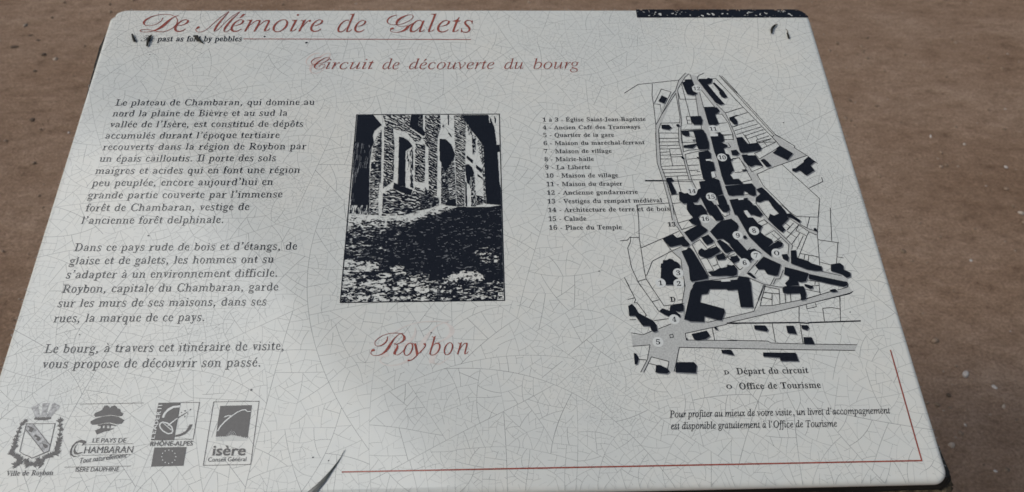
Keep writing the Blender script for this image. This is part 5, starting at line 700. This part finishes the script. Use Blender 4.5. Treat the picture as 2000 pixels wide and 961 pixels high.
# ------------------------------------------------------------------ bits lying on the slab, each its own thing
def tube(name, pts, radii, mats, label, cat, split=None, group=None):
    """a tapering bit of debris through points in slab millimetres (x, y, height)"""
    n = 8; v = []; f = []; mi = []
    for k, (p, r) in enumerate(zip(pts, radii)):
        a = pts[max(k - 1, 0)]; b = pts[min(k + 1, len(pts) - 1)]
        dx, dy = b[0] - a[0], b[1] - a[1]; l = math.hypot(dx, dy) or 1; nx_, ny_ = -dy / l, dx / l
        for i in range(n):
            t = 2 * math.pi * i / n; rr = r * (1 + 0.25 * math.sin(3 * t + k * 1.7))
            v.append(((p[0] + nx_ * math.cos(t) * rr) / 1000, (p[1] + ny_ * math.cos(t) * rr) / 1000, (p[2] + math.sin(t) * rr * 0.8) / 1000))
    for k in range(len(pts) - 1):
        for i in range(n):
            j = (i + 1) % n; f.append((k * n + i, k * n + j, (k + 1) * n + j, (k + 1) * n + i)); mi.append(1 if split is not None and k >= split else 0)
    f.append(tuple(reversed(range(n)))); mi.append(0); e = (len(pts) - 1) * n; f.append(tuple(range(e, e + n))); mi.append(1 if split is not None else 0)
    o = link_mesh(name, v, f, mats, None, smooth=True, mat_index=mi)
    o.matrix_world = SLAB
    return tag(o, label, cat, group)
for spec in [('dry_bud',[(261.4,176.48,1.6),(262.22,180.26,1.8),(263.9,183.63,1.9),(266.11,185.78,1.7),(268.73,187.75,1.2)],[0.75,1.0,1.0,0.7,0.35],['debris','debris_tip'],'curved dark dried bud with a straw tip, on the top right of the panel','debris',3),('dry_bud',[(275.28,170.51,1.2),(275.37,173.54,1.3),(275.17,176.88,1.2),(276.17,179.62,0.8),(275.26,182.38,0.6)],[0.7,0.8,0.65,0.3,0.22],['debris','debris_tip'],'small straight dark dried bud with two pale hairs, nearest the panel right edge','debris',2),('dark_scrap',[(-276.1,176.22,1.4),(-274.58,172.64,1.6),(-273.25,169.89,1.6),(-272.74,168.36,1.4),(-271.01,169.45,0.7)],[0.75,0.85,1.1,1.0,0.3],['debris'],'black L-shaped scrap at the left end of the English subtitle','debris'),('dark_scrap',[(-260.35,175.92,0.9),(-260.99,173.16,1.3),(-261.53,169.87,1.8),(-261.48,166.59,1.6),(-261.49,163.06,1.2)],[0.5,0.8,1.3,0.9,0.75],['debris'],'black forked scrap covering the word The of the subtitle','debris'),('dark_scrap',[(-225.65,174.2,1.2),(-223.15,173.37,1.8),(-221.52,170.61,1.8),(-219.24,168.68,1.5),(-216.3,166.21,0.8)],[0.6,1.5,1.5,1.0,0.35],['debris'],'black wedge-shaped scrap covering a word before by pebbles','debris')]:
    tube(*[([M[q] for q in a] if k == 3 else a) for k, a in enumerate(spec)])

# dark pointed blade over the lower edge: a dark reflection modelled as a solid
BL = [((-74.92,-179.68),(-74.79,-179.75),0.3),((-76.95,-184.3),(-76.55,-184.37),0.5),((-79.28,-188.0),(-78.45,-188.15),0.6),((-82.81,-192.84),(-81.32,-193.14),0.8),((-87.53,-198.32),(-84.57,-198.87),0.9),((-91.09,-201.82),(-86.89,-201.91),1.0),((-94.22,-204.5),(-89.06,-204.71),1.0),((-95.25,-205.44),(-89.91,-205.88),0.9)]
v = []; f = []
for k, (l, r, h) in enumerate(BL):
    mx_, my_ = (l[0] + r[0]) / 2, (l[1] + r[1]) / 2
    v += [(l[0] / 1000, l[1] / 1000, h / 1000), (mx_ / 1000, my_ / 1000, (h + 0.5) / 1000), (r[0] / 1000, r[1] / 1000, h / 1000), (mx_ / 1000, my_ / 1000, (h - 0.12) / 1000)]
for k in range(len(BL) - 1):
    for i in range(4):
        j = (i + 1) % 4; f.append((k * 4 + j, k * 4 + i, (k + 1) * 4 + i, (k + 1) * 4 + j))
f += [(0, 1, 2, 3), tuple(len(v) - 4 + i for i in (3, 2, 1, 0))]
sliver = link_mesh('reflection_sliver', v, f, M['sliver']); sliver.matrix_world = SLAB
tag(sliver, 'dark curved pointed reflection built as a blade lying across the bottom edge left of the red line', 'reflection')

# ------------------------------------------------------------------ single pebbles that stand out on the ground
for k, (x, y, r, mat, label) in enumerate([(0.9453,0.5191,0.0074,'pale_stone','long white pebble right of the panel, largest pale one'),(0.9883,0.4872,0.0049,'pale_stone','small white pebble lying right of the long white one'),(0.9852,0.443,0.0053,'tan_stone','upright tan pebble below the two white ones at right'),(0.8507,0.3608,0.0062,'tan_stone','flat greyish pebble near the bottom right corner of the panel'),(0.8918,0.47,0.0044,'dark_stone','small dark pebble left of the tan upright one'),(1.3772,1.6102,0.005,'dark_stone','lone dark pebble on the smooth dirt at upper right'),(1.2026,1.3087,0.0049,'pale_stone','bright round pebble on the dirt right of the map top'),(1.3426,1.1755,0.0048,'pale_stone','pale pebble near the right frame edge, upper of two'),(1.0978,0.834,0.0038,'pale_stone','pale crumb midway down the dirt right of the panel'),(1.0862,0.6271,0.0044,'pale_stone','round pale pebble at the right edge level with the long rule'),(0.9062,0.3069,0.0038,'pale_stone','pale pebble at the bottom right corner of the picture'),(-1.3478,1.886,0.0066,'dark_stone','dark pebble left of the panel top corner, upper of the pair'),(-1.3143,1.8576,0.0058,'dark_stone','dark pebble left of the panel top corner, lower of the pair'),(-1.3679,1.8175,0.0091,'dark_stone','long dark clod at the far left near the top'),(-1.2671,1.7749,0.0088,'dark_stone','flat dark clod left of the panel below the pair'),(-1.2587,1.682,0.0074,'dark_stone','dark clod beside the left side of the panel text'),(-1.174,1.4361,0.0068,'dark_stone','dark clod on the plain dirt at left below the others'),(-1.0572,1.3758,0.0038,'pale_stone','tiny white pebble close to the left edge of the panel'),(-1.388,1.9509,0.0081,'tan_stone','pale tan pebble in the top left of the ground'),(-1.2261,1.751,0.0075,'tan_stone','pale tan pebble nearest the panel left of the subtitle')]):
    rg = random.Random(100 + k)
    v, f = pebble_geo(0, 0, 0, r, rg, IV2, IF2)
    o = link_mesh('pebble', v, f, M[mat], smooth=True); o.location = (x, y, ground_h(x, y) + r * 0.25)
    tag(o, label, 'pebble', 'pebbles on the brown dirt')
